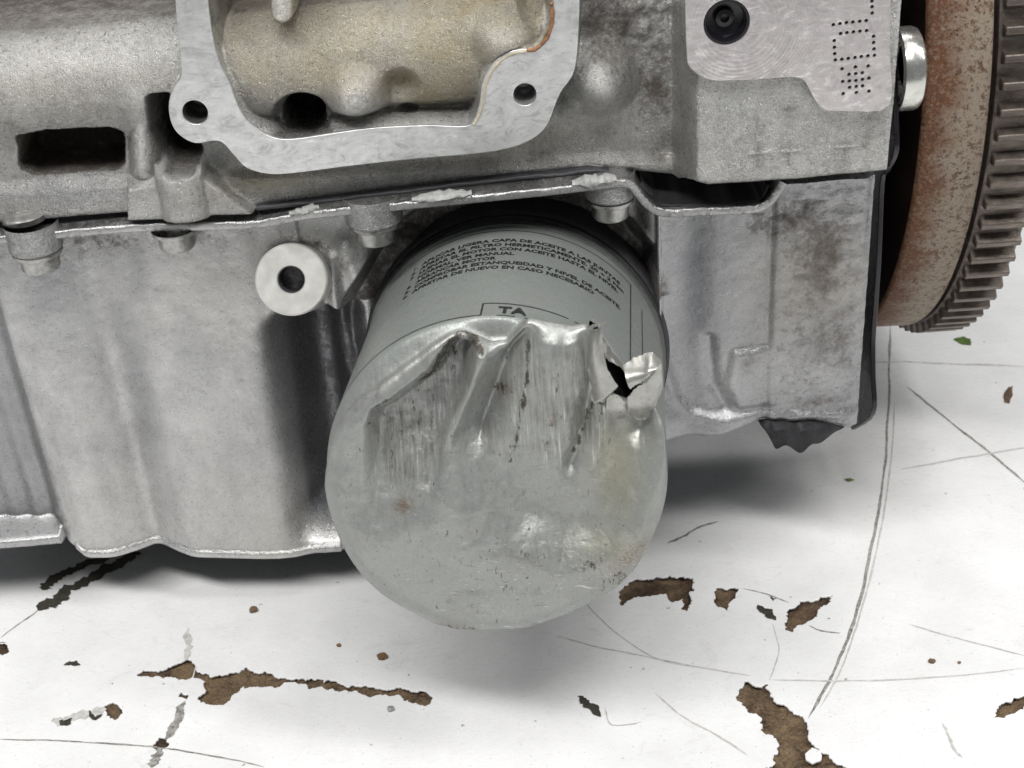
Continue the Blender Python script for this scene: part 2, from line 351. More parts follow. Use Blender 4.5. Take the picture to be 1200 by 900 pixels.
SCR = [
    ([(1043,380),(1042,440),(1040,500),(1034,570),(1020,650),(1000,730),(975,790),(947,842)], 0.085, M_SCR, 0.04),
    ([(1048,470),(1044,540),(1030,630),(1008,720),(985,785),(960,830)], 0.05, M_FAINT, 0.35),
    ([(1020,424),(1060,424),(1130,427),(1205,430)], 0.10, M_FAINT, 0.0),
    ([(1062,453),(1090,475),(1130,507),(1165,535),(1205,570)], 0.09, M_SCR, 0.1),
    ([(1055,550),(1100,542),(1150,533),(1210,523)], 0.08, M_FAINT, 0.0),
    ([(-5,866),(80,869),(160,874),(200,878),(260,888),(310,899)], 0.05, M_SCR, 0.0),
    ([(0,748),(20,733),(45,715),(60,702)], 0.05, M_SCR, 0.0),
    ([(650,745),(700,758),(760,770),(820,782),(880,792)], 0.045, M_FAINT, 0.1),
    ([(680,700),(720,740),(770,772),(820,783)], 0.03, M_FAINT, 0.3),
    ([(905,797),(960,798),(1040,797),(1120,792),(1200,783)], 0.045, M_FAINT, 0.1),
    ([(768,812),(800,840),(840,862),(878,886)], 0.05, M_FAINT, 0.2),
    ([(1065,732),(1110,745),(1160,758),(1205,770)], 0.05, M_FAINT, 0.1),
    ([(948,733),(965,740),(985,742)], 0.05, M_SCR, 0.0),
    ([(905,730),(913,760),(908,780),(902,798)], 0.03, M_FAINT, 0.1),
    ([(782,637),(800,629),(820,618),(842,611)], 0.08, M_SCR, 0.2),
    ([(221,736),(220,760),(219,774)], 0.20, M_FAINT, 0.4),
    ([(216,822),(208,845),(196,868)], 0.20, M_SCR, 0.35),
    ([(190,878),(184,888),(178,900)], 0.22, M_SCR, 0.2),
    ([(60,846),(80,842),(105,838),(125,832)], 0.30, M_FAINT, 0.5),
    ([(1104,848),(1112,862),(1118,878),(1128,888)], 0.07, M_FAINT, 0.2),
    ([(709,828),(715,848),(735,850),(752,846)], 0.03, M_FAINT, 0.2),
    ([(925,707),(900,697),(870,690)], 0.03, M_SCR, 0.0),
]
for i, (pts, wd, m, br) in enumerate(SCR): strip('scratch', pts, wd, m, 40 + i, 0.003 + 0.0007 * i, br * .3)
for i, (pts, wd) in enumerate([([(165,648),(140,660),(110,675),(85,690),(62,704),(45,716)], 0.42), ([(130,655),(100,662),(75,674),(58,684),(50,692)], 0.34), ([(80,694),(66,704),(54,712)], 0.4)]):
    strip('crack', pts, wd, M_CRACK, 90 + i, 0.02 + 0.002 * i)
for i, (pts, wd) in enumerate([([(678,816),(690,826),(706,839)], 0.30), ([(887,710),(898,718),(910,727)], 0.24), ([(75,780),(85,778),(95,779)], 0.16), ([(120,838),(112,842),(104,834)], 0.14), ([(70,845),(78,848),(84,842)], 0.2)]):
    strip('gouge', pts, wd, M_CRACK, 120 + i, 0.024 + 0.002 * i, 0.0, 9)

# ================================================================== ENGINE
engine = empty('engine', (0, 0, 0))
tag(engine, 'dirty cast aluminium engine block with ribbed oil pan standing on white table', 'engine')
# ---------------------------------------------------------------- block casting
ZB = [(-200,274,.35),(-60,266,.35),(0,262,.35),(147,251,.4),(151,262,.9),(200,260,.9),(250,256,.9),(292,247,.5),(340,240,.45),(500,219,.45),(650,203,.45),(690,197,.45),(795,209,.5),(803,211,1.0),(814,214,1.5),(832,220,1.6),(940,213,1.6),(1041,203,1.6)]
zb = np.array([E(a, b, c) for a, b, c in ZB])
STEP = 0.036
xs = np.arange(-17.5, zb[-1, 0] + 0.001, STEP); nz = int(8.2 / STEP); ZTOP = 20.2
zbot = np.interp(xs, zb[:, 0], zb[:, 1])
tt = np.linspace(0, 1, nz)
tt = np.concatenate([[0, .0015, .003, .005], tt[1:]]); 
X = np.repeat(xs[None, :], len(tt), 0); Z = zbot[None, :] + tt[:, None] * (ZTOP - zbot[None, :])
FL_OUT = [(205,-60),(207,0),(210,40),(214,75),(213,90),(203,105),(199,125),(203,145),(213,158),(230,166),(250,163),(262,166),(275,180),(290,195),(315,202),(345,201),(400,194),(480,185),(560,178),(600,171),(625,160),(640,145),(650,120),(657,105),(668,90),(674,70),(677,30),(678,0),(679,-60)]
FL_IN = [(650,-60),(649,0),(647,25),(640,48),(628,58),(610,58),(592,63),(576,77),(566,97),(563,120),(556,140),(545,148),(500,147),(440,150),(400,155),(345,163),(320,161),(300,150),(285,135),(275,115),(268,95),(258,75),(250,50),(243,0),(241,-60)]
HF = 1.05
flange_pts = [tuple(p) for p in catmull(EP(FL_OUT, HF), 4, False)] + [tuple(p) for p in catmull(EP(FL_IN, HF), 4, False)]
H = np.full(X.shape, 0.18)
H += (0.38 - 0.18) * inside(Z - np.interp(X, [-17, -5.8, 3, 9.8], [13.35, 13.15, 12.9, 12.5]), 0.35)            # lower rail
zt = 15.55 + 0.012 * (X + 9); q = np.clip(1 - ((Z - zt) / 1.45) ** 2, 0, 1); tube = np.where(q > 0, -0.62 + 1.45 * np.sqrt(q), -4)
xt = E(640, 40, .3)[0]
tube = np.where(X < xt, tube, -4)
H = np.where(Z > zt + 0.75, -3.2 + 0.25 * np.sin(X * 1.3) + 0.12 * (Z - 17), H)
H = np.where((X > xt) & (Z > zt + .75), 0.2, H)
H = smax(H, tube, 0.22)
H = np.where((X > xt) & (Z > zt), np.minimum(H, 0.25), H)
# recessed floor inside the frame
u_in = poly_sd(X, Z, EP(FL_IN, 0.3)); H -= 0.22 * inside(u_in + 0.1, 0.3) * inside(Z - 14.6, 0.5)
# frame body under the machined face
fl_sd = poly_sd(X, Z, flange_pts); H = smax(H, np.where(fl_sd < 0.3, HF - 0.06 - 1.5 * np.clip(fl_sd + 0.01, 0, 1) / 0.30, -9), 0.04)
# bosses, ribs
Hcap = np.where(fl_sd < 0.04, HF - .06, 99)
def dome(c, h0, r, amp, k=1.0):
    global H
    x, z = E(*c, h0); d = np.hypot(X - x, (Z - z) * k); H = H + amp * np.clip(1 - (d / r) ** 2, 0, 1) ** 1.5
dome((418,106), .4, 0.85, 0.75); dome((590,42), .5, 0.8, 0.40); dome((470,92), .3, .5, -.25); dome((478,128), .2, .3, -.3); dome((622,6), .4, .35, -.5)
dome((704,98), .6, 1.05, 0.95); dome((668,128), .4, .35, .2); dome((560,20), .5, .8, .15)
x0, z0 = E(418, 112, .9); d = np.hypot(X - x0, Z - z0); H -= 0.05 * inside(d - 0.2, .08)
rd = line_d(X, Z, EP([(163,104),(168,205)], .5)); H = smax(H, 0.62 - 3.2 * rd ** 2 - 0.1 * (Z - 13.5), 0.12) if False else np.maximum(H, np.where(rd < 0.42, 0.60 - 2.8 * rd ** 2, -9))
pg = line_d(X, Z, EP([(330,-60),(330,15)], 1.0)); H = np.maximum(H, np.where(pg < 0.34, 1.0 - 14 * np.clip(pg - 0.2, 0, 1) ** 2 - 0.9 * np.clip(pg - .24, 0, 1) / .1, -9))
# bracket lug on the lower rail
bs = poly_sd(X, Z, EP([(149,224),(186,217),(236,208),(296,254),(250,264),(150,270)], .85)); H = np.maximum(H, np.where(bs < 0.2, 0.85 - 1.2 * np.clip(bs, 0, 1) / .2 - 0.02, -9))
bx, _ = E(213, 235, 1.0); zlug = E(213, 207, 1.0)[1]; hl = np.clip(1 - ((X - bx) / 0.60) ** 2, 0, 1); H = np.where((hl > 0) & (Z < zlug + .12), np.maximum(H, 0.72 + 0.42 * np.sqrt(hl) - 2.0 * np.clip(Z - zlug, 0, 1)), H)
# slot, pocket, holes
sl = poly_sd(X, Z, EP([(30,160),(60,153),(130,150),(137,154),(138,188),(132,192),(40,197),(30,193)], .2)) - 0.14; H -= 1.6 * inside(sl, 0.08)
pk = poly_sd(X, Z, EP([(184,110),(198,108),(214,150),(228,178),(224,186),(206,188),(198,180),(186,150)], .3)) - 0.10; H = np.where(fl_sd > 0.02, H - 1.9 * inside(pk, 0.22), H)
x0, z0 = E(357, 131, .05); dd = np.hypot(X - x0, Z - z0); H = H * (1 - inside(dd - 0.66, .25)) + 0.12 * inside(dd - .66, .25); H -= 1.9 * inside(dd - 0.50, .07)
H1 = E(229, 131, HF); H2 = E(615, 110, HF)
for (hx, hz), r in ((H1, .31), (H2, .27)): H -= 3.0 * inside(np.hypot(X - hx, Z - hz) - r - .05, .06)
H = np.minimum(H, Hcap)
# right-hand ledge
xl = E(806, 120, 1.0)[0]; led = smooth((X - xl + 0.30) / 0.48); rr = np.hypot(1, 1)
zr = np.interp(X, [xl, 9.8], [E(810, 92, 1.6)[1], E(1045, 125, 1.6)[1]])
lh = 1.60 - 0.10 * smooth((zr + 0.2 - Z) / 1.2)
H = H * (1 - led) + lh * led
hp = E(851, 25, 1.7); H -= 2.5 * led * inside(np.hypot(X - hp[0], Z - hp[1]) - .60, .06)
# crusty, uneven skin
crust = gauss(np.hypot(X - E(762, 35, .3)[0], (Z - E(762, 35, .3)[1])), 1.0)
H += crust * 0.16 * fbm(X, Z, 3.2, 5) * (1 - led) * (fl_sd > .05)
for c in ((890,180),(927,178),(992,173)):
    x0, z0 = E(*c, 1.55); cr = np.minimum(np.where(np.abs(X - x0) < .26, np.abs(Z - z0), 9), np.where(np.abs(Z - z0) < .34, np.abs(X - x0), 9)); H += 0.06 * inside(cr - .02, .05)
H += 0.035 * fbm(X, Z, 1.1, 3) * np.where(fl_sd < 0.05, 0, 1) + 0.010 * fbm(X, Z, 7, 8) * np.where(fl_sd < .05, 0, 1)
edge = np.clip(1 - (Z - zbot[None, :]) / 0.14, 0, 1); H -= 0.14 * (1 - np.sqrt(np.clip(1 - edge ** 2, 0, 1)))
# dirt maps, with some shade and highlights painted in
def spot(c, h, rx, rz=None, rot=0): 
    x, z = E(*c, h); rz = rz or rx; dx, dz = X - x, Z - z; a = radians(rot); u = dx * cos(a) + dz * sin(a); v = -dx * sin(a) + dz * cos(a)
    return np.exp(-(u / rx) ** 2 - (v / rz) ** 2)
dirt_shade = np.maximum.reduce([0.72 * spot((720,30), .3, 1.0, 1.4), .85 * spot((700,20), .3, .6, .9), .78 * spot((768,105), .4, .6, 1.2), .55 * spot((780,180), .5, .6, .9), .5 * spot((768,60), .3, .9, .8), .62 * spot((1030,100), 1.6, .4, .35), .42 * spot((1020,160), 1.6, .5, 1.0), .42 * spot((890,150), 1.6, .25, .8), .4 * spot((925,130), 1.6, .3, .3),
    .46 * np.exp(-((Z - zbot[None, :]) / .16) ** 2), .40 * gauss(fl_sd - .12, .1) * (fl_sd > 0) * (X > -9), .40 * spot((200,100), .3, .8, .5), .36 * spot((20,130), .2, 1.6, .5), .34 * spot((80,40), .6, 3.5, .4), .95 * inside(sl - .06, .10), .8 * inside(pk - .03, .2), .5 * spot((300,208), .6, .5, .18), .45 * spot((100,10), 0, 3, .6), .40 * spot((330,150), .1, .6, .3), .42 * spot((465,90), .4, .7, .3), .45 * spot((615,15), .4, .5, .5), .38 * spot((120,120), .2, 2.0, .5), .35 * spot((660,8), .3, .5, .6), np.where((Z > zt + 1.40) & (X < xt) & (pg > .3), .55, 0), .95 * smooth((-.15 - H) / .7)])  # dirt, plus shade painted below the frame and into recesses
oil = np.maximum.reduce([.85 * inside(u_in + .15, .4) * smooth((X + 3.6) / 2.6) * inside(Z - 17.4, .5) * smooth((Z - 14.2) / .8), .62 * inside(u_in + .15, .4) * smooth((Z - 14.6) / 1.2), .35 * spot((560,170), .4, 3, .5), .5 * spot((310,215), .5, 1.5, .35), .25 * spot((60,90), .5, 4, .8), .95 * spot((470,88), .4, 1.0, .45)])
wear_light = np.maximum.reduce([.55 * spot((420,112), .9, .45), .6 * spot((590,55), .6, .5), .55 * spot((700,95), 1.1, .28, .35), .35 * spot((60,75), .8, 3.2, .35), .35 * spot((160,60), .8, 1.5, .4), .5 * gauss(rd, .22), .75 * gauss(pg, .2), .35 * spot((680,140), .4, 1.0, .3), .35 * spot((760,140), .4, .8, .5), .3 * spot((850,120), 1.6, 1.2, .4), .4 * gauss(fl_sd, .2) * (fl_sd > 0), .35 * np.clip(edge, 0, 1)])  # wear, plus the tube's highlight painted along it
stain_shade = np.maximum.reduce([.35 * spot((90,225), .4, 2.4, .6), .3 * spot((740,190), .5, .8, .5), .35 * spot((500,125), .2, .8, .25)])
casting = relief('block_casting', X, -H, Z, 7.0, M_BLOCK, engine, dict(dirt_shade=dirt_shade, oil=oil, wear_light=wear_light, stain_shade=stain_shade))
# machined face of the frame, with its two bolt holes
front = lambda h: (lambda a, b, c: (a, -h - c, b))
fh = [circle(*H1, .315, 36), circle(*H2, .29, 36)]
fo = curve_plate('machined_frame_face', flange_pts, fh, 0.10, 0.022, M_FLANGE, casting, front(HF), 2)
for (hx, hz), r in ((H1, .30), (H2, .275)):
    prof = [(r + .02, 0.040), (r, -0.02)]
    for k in range(12): prof += [(r - (.025 if k % 2 else 0), -0.08 - k * 0.07)]
    prof += [(r, -1.2), (0, -1.4)]
    lathe('threaded_hole', prof, 36, M_BOLT if r > .29 else M_FLANGE, casting, axis_matrix((hx, -HF, hz), (0, -1, 0)))
# machined pad with dot-punched marking
PAD = [(801,-60),(803,0),(805,60),(809,78),(830,91),(860,92),(900,90),(925,88),(940,91),(948,102),(956,117),(967,127),(990,128),(1040,122),(1041,60),(1042,0),(1043,-60)]
HPD = 1.72
DOTS = [(520,0),(521,43),(522,90),(230,178),(280,170),(328,163),(377,158),(428,152),(477,147),(284,245),(332,238),(381,232),(430,226),(480,223),(533,265),(533,312),(536,360),(539,408),(237,298),(238,348),(240,396),(245,443),(294,438),(342,432),(393,425),(440,418),(490,412),
 (296,510),(396,496),(492,488),(348,552),(398,546),(448,540),(300,605),(350,602),(400,598),(448,590),(498,580),(352,650),(402,642),(450,638),(304,697),(403,688),(498,678)]
pad_o = [tuple(p) for p in catmull(EP(PAD, HPD), 4, False)]
dots = [circle(*E(940 + a / 6.43, b / 6.43, HPD), .055, 9) for a, b in DOTS]
pc = E(851, 25, HPD)
curve_plate('machined_pad', pad_o, [circle(*pc, .53, 36)] + dots, 0.16, 0.014, M_PAD, casting, front(HPD), 1)
lathe('hole_plug', [(.515, -.2), (.515, .02), (.50, .05), (.46, .05), (.43, -.05), (.42, -.3), (.22, -.34), (.20, -.22), (.10, -.2), (.08, -.32), (0, -.33)], 32, M_BLACK, casting, axis_matrix((pc[0], -HPD - .0, pc[1]), (0, -1, 0)))
# rusty sealant bead along the inside edge of the frame
def tube_path(name, pts3, rad, mat, parent, n=8, jitter=0.0, seed=0):
    r = random.Random(seed); bm = bmesh.new(); rings = []; P = [Vector(p) for p in pts3]
    for i, p in enumerate(P):
        d = (P[min(i + 1, len(P) - 1)] - P[max(i - 1, 0)]).normalized(); a = d.cross(Vector((0, 1, 0.2))).normalized(); b = d.cross(a)
        e = 0.35 if i in (0, len(P) - 1) else 1.0
        rr = rad * e * (1 + r.uniform(-jitter, jitter))
        rings.append([bm.verts.new(p + (a * cos(2 * pi * k / n) + b * sin(2 * pi * k / n)) * rr) for k in range(n)])
    for A, B in zip(rings[:-1], rings[1:]):
        for k in range(n): bm.faces.new((A[k], A[(k + 1) % n], B[(k + 1) % n], B[k]))
    bm.faces.new(rings[0]); bm.faces.new(rings[-1])
    return bm_obj(name, bm, mat, parent)
M_RUSTBEAD = simple('rusty_bead', (0.26, 0.13, 0.065), 0.5, 0, 6, 0.6, .03)
M_TANBEAD = simple('tan_bead', (0.50, 0.44, 0.34), 0.55, 0, 6, 0.3, .05)
def fpath(pts, h): return [(p[0], -h, p[1]) for p in catmull(EP(pts, h), 8, False)]
tube_path('sealant_bead', fpath([(646,2),(647,25),(640,45),(628,57),(617,59)], HF + .045), .055, M_RUSTBEAD, casting, 8, .25, 2)
tube_path('sealant_bead', fpath([(617,60),(598,64),(582,76),(570,97),(566,120),(560,138),(554,147)], HF + .045), .04, M_TANBEAD, casting, 8, .2, 4)

# ---------------------------------------------------------------- oil pan
FB = np.array([0.13, -0.41, 7.434])                     # centre of the filter seat
FA = np.array([sin(-0.104) * cos(0.104), -cos(-0.104) * cos(0.104), sin(0.104)])
PB = [(-260,668,.1),(0,645,.1),(72,640,.15),(100,656,.3),(150,646,-.05),(170,640,-.3),(195,646,-.05),(222,656,.3),(300,656,.32),(395,650,.3),(560,640,.2)]
pb = np.array([E(a, b, c) for a, b, c in PB] + [(2.2, 1.5), (3.4, 4.3), E(780, 516, .3), E(840, 508, .3), E(892, 494, .35), E(960, 496, .35), E(1000, 503, .35), (9.55, 4.4)])
xs = np.arange(-17.5, 9.36, 0.038); pbz = np.interp(xs, pb[:, 0], pb[:, 1]); nz = 290
PT = np.array([E(a, b, .3) for a, b in [(-300, 300), (0, 280), (150, 266), (300, 262), (400, 250), (725, 218), (745, 225), (768, 248), (890, 246), (910, 232), (918, 214), (1045, 205)]])
ptz = np.interp(xs, PT[:, 0], PT[:, 1])
tt = np.concatenate([[0, .002, .004, .007, .011, .016], np.linspace(0.021, 1, nz)])
X = np.repeat(xs[None, :], len(tt), 0); Z = pbz[None, :] + tt[:, None] * (ptz - pbz)[None, :]
dn = smooth((10.5 - Z) / 8.0)                            # 0 at the top, 1 low down
H = np.interp(X, [-17.5, -14.6, -14.3, -14.0, -13.7, -13.35, -13.1, -12.9, -12.3, -11.6, -10.9, -10.45, -9.9, -9.3, -7, -6.4, -6.1],
              [-.9, -.9, -.7, -.95, -.6, -.85, -.6, -.05, .26, .28, .0, -.28, .0, .24, .34, .33, .22])
amp = 0.75 + 0.55 * dn
H = np.where(X < -6.2, .25 + (H - .25) * np.where(X < -12.7, 0.55 + .45 * dn, amp), H)
k = 9; H = sum(np.roll(H, s, 1) for s in range(-k // 2, k // 2 + 1)) / (k + 1) if False else H
ker = np.hanning(21); ker /= ker.sum(); H = np.apply_along_axis(lambda r: np.convolve(np.pad(r, 10, 'edge'), ker, 'valid'), 1, H)
# gully between the sump and the filter seat
ga = E(352, 372, .0)[0]; gb = E(392, 610, .0)[0]
gx = np.interp(Z, [1.5, 9.2], [-5.15, -5.05]); gw = np.interp(Z, [1.5, 8.8, 9.4], [.85, .72, .5])
H -= 2.3 * np.exp(-np.clip(np.abs(X - gx) / (gw + .12), 0, 9) ** 2.4) * inside(Z - 9.15, .7) * smooth((Z - 1.75) / .9)
H = np.where(X > gx, np.minimum(H, .12), H)
rb = line_d(X, Z, EP([(405,290),(425,330),(432,400)], .2)); H += .28 * gauss(rb, .35)
rb2 = line_d(X, Z, EP([(388,300),(398,400),(408,450)], .2)); H += .22 * gauss(rb2, .18)
# recess round the filter
df = np.hypot(X - FB[0], Z - FB[2]); H -= 1.05 * inside(df - 4.55, .5) * inside(-(Z - 6.0), 2.0)
H -= .5 * inside(np.abs(X - .2) - 3.4, .5) * inside(10.6 - Z, .6)
# right-hand face
xr = E(772, 330, .4)[0]
rf = smooth((X - xr) / .10)
HR = 0.34 - 0.22 * np.exp(-((X - xr - .75) / .6) ** 2) + 0.05 * smooth((X - E(897, 400, .3)[0]) / .25) - .05 * np.exp(-((X - E(899, 400, .3)[0]) / .1) ** 2)
b1 = poly_sd(X, Z, EP([(862,416),(898,410),(903,470),(868,474),(856,450)], .35)) - .1; HR += .10 * inside(b1, .28)
b2 = line_d(X, Z, EP([(935,215),(940,300)], .35)); HR += .05 * gauss(b2, .3)
sw = line_d(X, Z, EP([(778,430),(792,470),(812,487),(850,492),(890,486),(1000,484)], .35)); HR += .10 * gauss(sw, .16)
sw2 = line_d(X, Z, EP([(832,400),(836,452),(850,478)], .35)); HR -= .14 * gauss(sw2, .18)
HR += .22 * inside(Z - np.interp(X, [4.0, 5.2, 6.4, 7], [5.7, 5.1, 4.85, 4.2]), .9)
HR = np.where(X > 9.05, HR - .2 * smooth((X - 9.05) / .3), HR)
H = H * (1 - rf) + HR * rf
rbe = np.abs(X - xr - .03); H = np.maximum(H, np.where((Z > 5.6) & (Z < 11.6), .50 - 4.5 * rbe, -9))
# rolled lip along the bottom
bot = Z - pbz[None, :]
H = np.where(X < -12.95, H + (0.15 - H) * inside(bot - .42, .22), H)
ltst = .08 * inside(bot - .30, .14) * (X < -3) * (X > -12.6); H += ltst
H += 0.035 * fbm(X, Z, .9, 21) + 0.012 * fbm(X, Z, 5, 25)
rough_r = rf * smooth((X - 6) / 2); H += rough_r * .05 * fbm(X, Z, 3.5, 27)
edge = np.clip(1 - bot / 0.2, 0, 1); H -= 0.2 * (1 - np.sqrt(np.clip(1 - edge ** 2, 0, 1)))
dirt_shade = np.maximum.reduce([.74 * spot((965,300), .4, .9, 1.7), .62 * spot((930,260), .4, 1.5, .9), .5 * spot((985,400), .4, .6, 1.8), .50 * spot((960,400), .4, 1.5, 1.0), .48 * spot((880,420), .4, .5, .5), .5 * spot((960,470), .4, 1.1, .35), .62 * spot((355,292), .3, .8, .25), .45 * spot((400,300), .2, .8, .8), .75 * inside(df - 4.4, .5) * (Z > 9), .5 * spot((440,300), .2, .4, 1.2), .40 * spot((790,230), .4, 2, .3), .30 * rf * smooth((X - 5.6) / 1.5), .5 * inside(10.6 - Z, .3) * inside(np.abs(X) - 3.6, .4), .40 * spot((150,285), .2, 5, .6), .10 * (X < -5), .42 * smooth((-.5 - H) / .9) * (X > -12)])  # dirt, plus shade painted round the filter top and into recesses
stain_shade = np.maximum.reduce([.8 * spot((815,340), .3, .8, 3.2), .50 * rf, .45 * spot((160,300), .3, .5, 1.6, -8), .35 * spot((230,420), .3, .5, 2.5, 5), .4 * spot((60,330), .3, 1.3, 2.2), .35 * spot((300,300), .3, 1.0, .6), .55 * (X < -12.9), .35 * spot((330,480), .3, .6, 2.4), .4 * spot((345,420), 0, .5, 2.5), .85 * smooth((-.3 - H) / .8) * (X > -12) * (X < -3.5), .4 * spot((165,450), 0, .45, 4.5), .3 * smooth((Z - 8.5) / 3) * (X < -5)])  # stains, plus shade painted in the gully, right face and upper pan
wear_light = np.maximum.reduce([.30 * smooth((5.5 - Z) / 3) * (X < -6), .18 * np.exp(-((bot - .30) / .12) ** 2) * (X < -3), .35 * spot((240,480), .3, .4, 1.6), .4 * gauss(rbe, .1) * (Z > 5.6), .25 * np.exp(-((bot - .42) / .16) ** 2) * (X < -13), .35 * gauss(rb, .3), .22 * spot((930,440), .35, 1.4, .7), .25 * spot((850,440), .35, .5, .9)])  # wear, plus table bounce light painted on the lower left pan
oil = np.maximum.reduce([.18 * smooth((5 - Z) / 3) * (X < -6) * smooth((X + 9) / 2), .3 * spot((950,330), .3, 1.6, 1.6), .12 * spot((260,330), .2, 2, 1.5)])
pan = relief('oil_pan', X, -H, Z, 7.0, M_PAN, engine, dict(dirt_shade=dirt_shade, oil=oil, wear_light=wear_light, stain_shade=stain_shade))
bm = bmesh.new(); bmesh.ops.create_cube(bm, size=1, matrix=Matrix.Translation((-6.5, 13.0, 2.5)) @ Matrix.Diagonal((20.0, 12.0, 5.0, 1))); bmesh.ops.bevel(bm, geom=bm.edges[:], offset=.6, segments=3, affect='EDGES'); bm_obj('sump', bm, M_BOLT, pan)

# pan flange: a horizontal lip whose front edge wanders past the bolts
def lip(name, path, thick, backy, mat, parent, rnd=.03, attrs=True):
    P = catmull([np.array([aty(a, b, -h)[0], -h, aty(a, b, -h)[2]]) for a, b, h in path], 10, False)
    prof = []
    rows = []
    for i, p in enumerate(P):
        d = P[min(i + 1, len(P) - 1)] - P[max(i - 1, 0)]; hd = np.array([d[0], d[2]]); hd /= np.hypot(*hd) + 1e-9
        n = np.array([-hd[1], 0, hd[0]])
        c = lambda f, u: p + np.array([0, f, 0]) + n * u
        wob = 0.012 * sin(i * 1.7) + 0.01 * sin(i * .61)
        rows.append([p * [1, 0, 1] + [0, backy, 0], c(rnd * 2.2, 0), c(rnd, wob), c(0.01, -rnd * .7 + wob), c(0, -rnd * 1.4), c(0, -thick + rnd), c(rnd * .6, -thick), (c(0, -thick)) * [1, 0, 1] + [0, backy, 0]])
    V = np.array(rows); nr, nc = V.shape[:2]; z = np.zeros(nr * nc)
    V = V.reshape(-1, 3); q = V[:, 0]
    return np_mesh(name, V, grid_faces(nr, nc)[:, ::-1], mat, parent, dict(dirt_shade=.3 + 0 * q, oil=z, wear_light=np.tile([.0, .05, .15, .25, .15, .05, 0, 0], nr), stain_shade=.25 + 0 * q))
lip('pan_flange', [(-120,287,.7),(0,277,.72),(60,272,.72),(150,264,.72),(230,262,.72),(300,259,.75),(345,251,.8),(375,247,1.0),(440,241,1.1),(500,235,1.15),(570,228,1.15),(640,221,1.15),(700,214,1.15),(726,211,1.15),(742,214,1.1),(752,225,1.05),(764,239,1.0),(782,246,1.0),(830,244,1.0),(880,242,1.0),(897,236,.95),(907,224,.9),(914,212,.85)], .20, 1.5, M_PAN, pan)
lip('joint_gap_shade', [(300,243,.55),(400,232,.58),(500,220,.58),(600,208,.58),(660,203,.58),(690,199,.58),(720,202,.6),(745,212,.6)], .10, 1.2, M_DARKGREY, pan, .03)  # dark strip painting in the shaded gap between block and pan
lip('cavity_shade', [(748,214,.55),(762,233,.8),(782,240,.82),(830,239,.82),(880,236,.82),(893,230,.8),(900,216,.7)], .06, 1.45, M_RUBBER_SHADE, pan, .02)  # black strip added so the open cavity looks shaded; no real seal
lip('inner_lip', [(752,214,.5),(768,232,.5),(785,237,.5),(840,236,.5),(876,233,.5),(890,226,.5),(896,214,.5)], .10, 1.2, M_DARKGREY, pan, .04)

# bolts that clamp the pan from below, each under its boss
def pan_bolt(px, py, h, r, boss):
    p = aty(px, py, -h); M = Matrix.Translation((p[0], p[1] + r, p[2])) @ Matrix.Rotation(pi, 4, 'X')
    if boss:
        lathe('bolt_boss', [(boss, -.75), (boss, -.08), (boss - .06, 0), (0, 0)], 28, M_LUG, pan, M)
    o = lathe('bolt', [(r * 1.28, 0), (r * 1.30, .06), (r * 1.25, .11), (r * 1.0, .13), (r, .46), (r * .92, .52), (r * .7, .53), (r * .62, .40), (0, .40)], 28, M_BOLT, pan, M)
    return o
pan_bolt(38, 302, .95, .48, .66); pan_bolt(201, 276, .85, .45, .0); pan_bolt(438, 269, 1.05, .50, .72); pan_bolt(717, 240, .95, .46, .62)
p = aty(22, 262, -.75); lathe('bolt_end', [(.55, -.1), (.55, .03), (.45, .10), (.2, .14), (0, .15)], 24, M_BOLT, pan, Matrix.Translation((p[0], p[1] + .5, p[2])))
# squeezed-out sealant on the flange
def blob(name, a, b, h, rad, seed, mat, parent, flat=.6):
    r = random.Random(seed); A = aty(*a, -h); B = aty(*b, -h); bm = bmesh.new(); n, m = 14, 8; rings = []
    for i in range(n):
        t = i / (n - 1); c = A + (B - A) * t; rr = rad * (math.sin(pi * min(max(t, .06), .94)) ** .4) * r.uniform(.75, 1.2)
        rings.append([bm.verts.new((c[0] + r.uniform(-.02, .02), c[1] + rr * cos(2 * pi * k / m) * r.uniform(.8, 1.2), c[2] + flat * rr * sin(2 * pi * k / m) * r.uniform(.75, 1.25))) for k in range(m)])
    for Q, W in zip(rings[:-1], rings[1:]):
        for k in range(m): bm.faces.new((Q[k], Q[(k + 1) % m], W[(k + 1) % m], W[k]))
    bm.faces.new(rings[0]); bm.faces.new(rings[-1]); bmesh.ops.subdivide_edges(bm, edges=bm.edges[:], cuts=1, smooth=.6, use_grid_fill=True)
    return bm_obj(name, bm, mat, parent, True, 60)
blob('sealant', (482,234), (553,226), 1.05, .22, 3, M_SEAL, pan); blob('sealant', (670,215), (722,209), 1.05, .22, 5, M_SEAL, pan, .7); blob('sealant', (340,250), (374,243), .8, .16, 9, M_SEAL, pan, .7)
# turned boss with threaded hole
bc = aty(341, 328, -1.0); bd = (0.0, -cos(radians(24)), sin(radians(24)))
lathe('turned_boss', [(.98, -2.4), (.90, -.05), (.86, 0), (.36, 0), (.33, -.05)], 44, M_RING, pan, axis_matrix(bc, bd))
lathe('bore', [(.33, -.04), (.31, -.1), (.33, -.16), (.31, -.22), (.33, -.3), (.31, -.36), (.33, -.42), (.31, -.5), (.31, -2.2), (0, -2.2)], 36, M_DARKGREY, pan, axis_matrix(bc, bd))  # dark colour paints in the shade of the deep hole
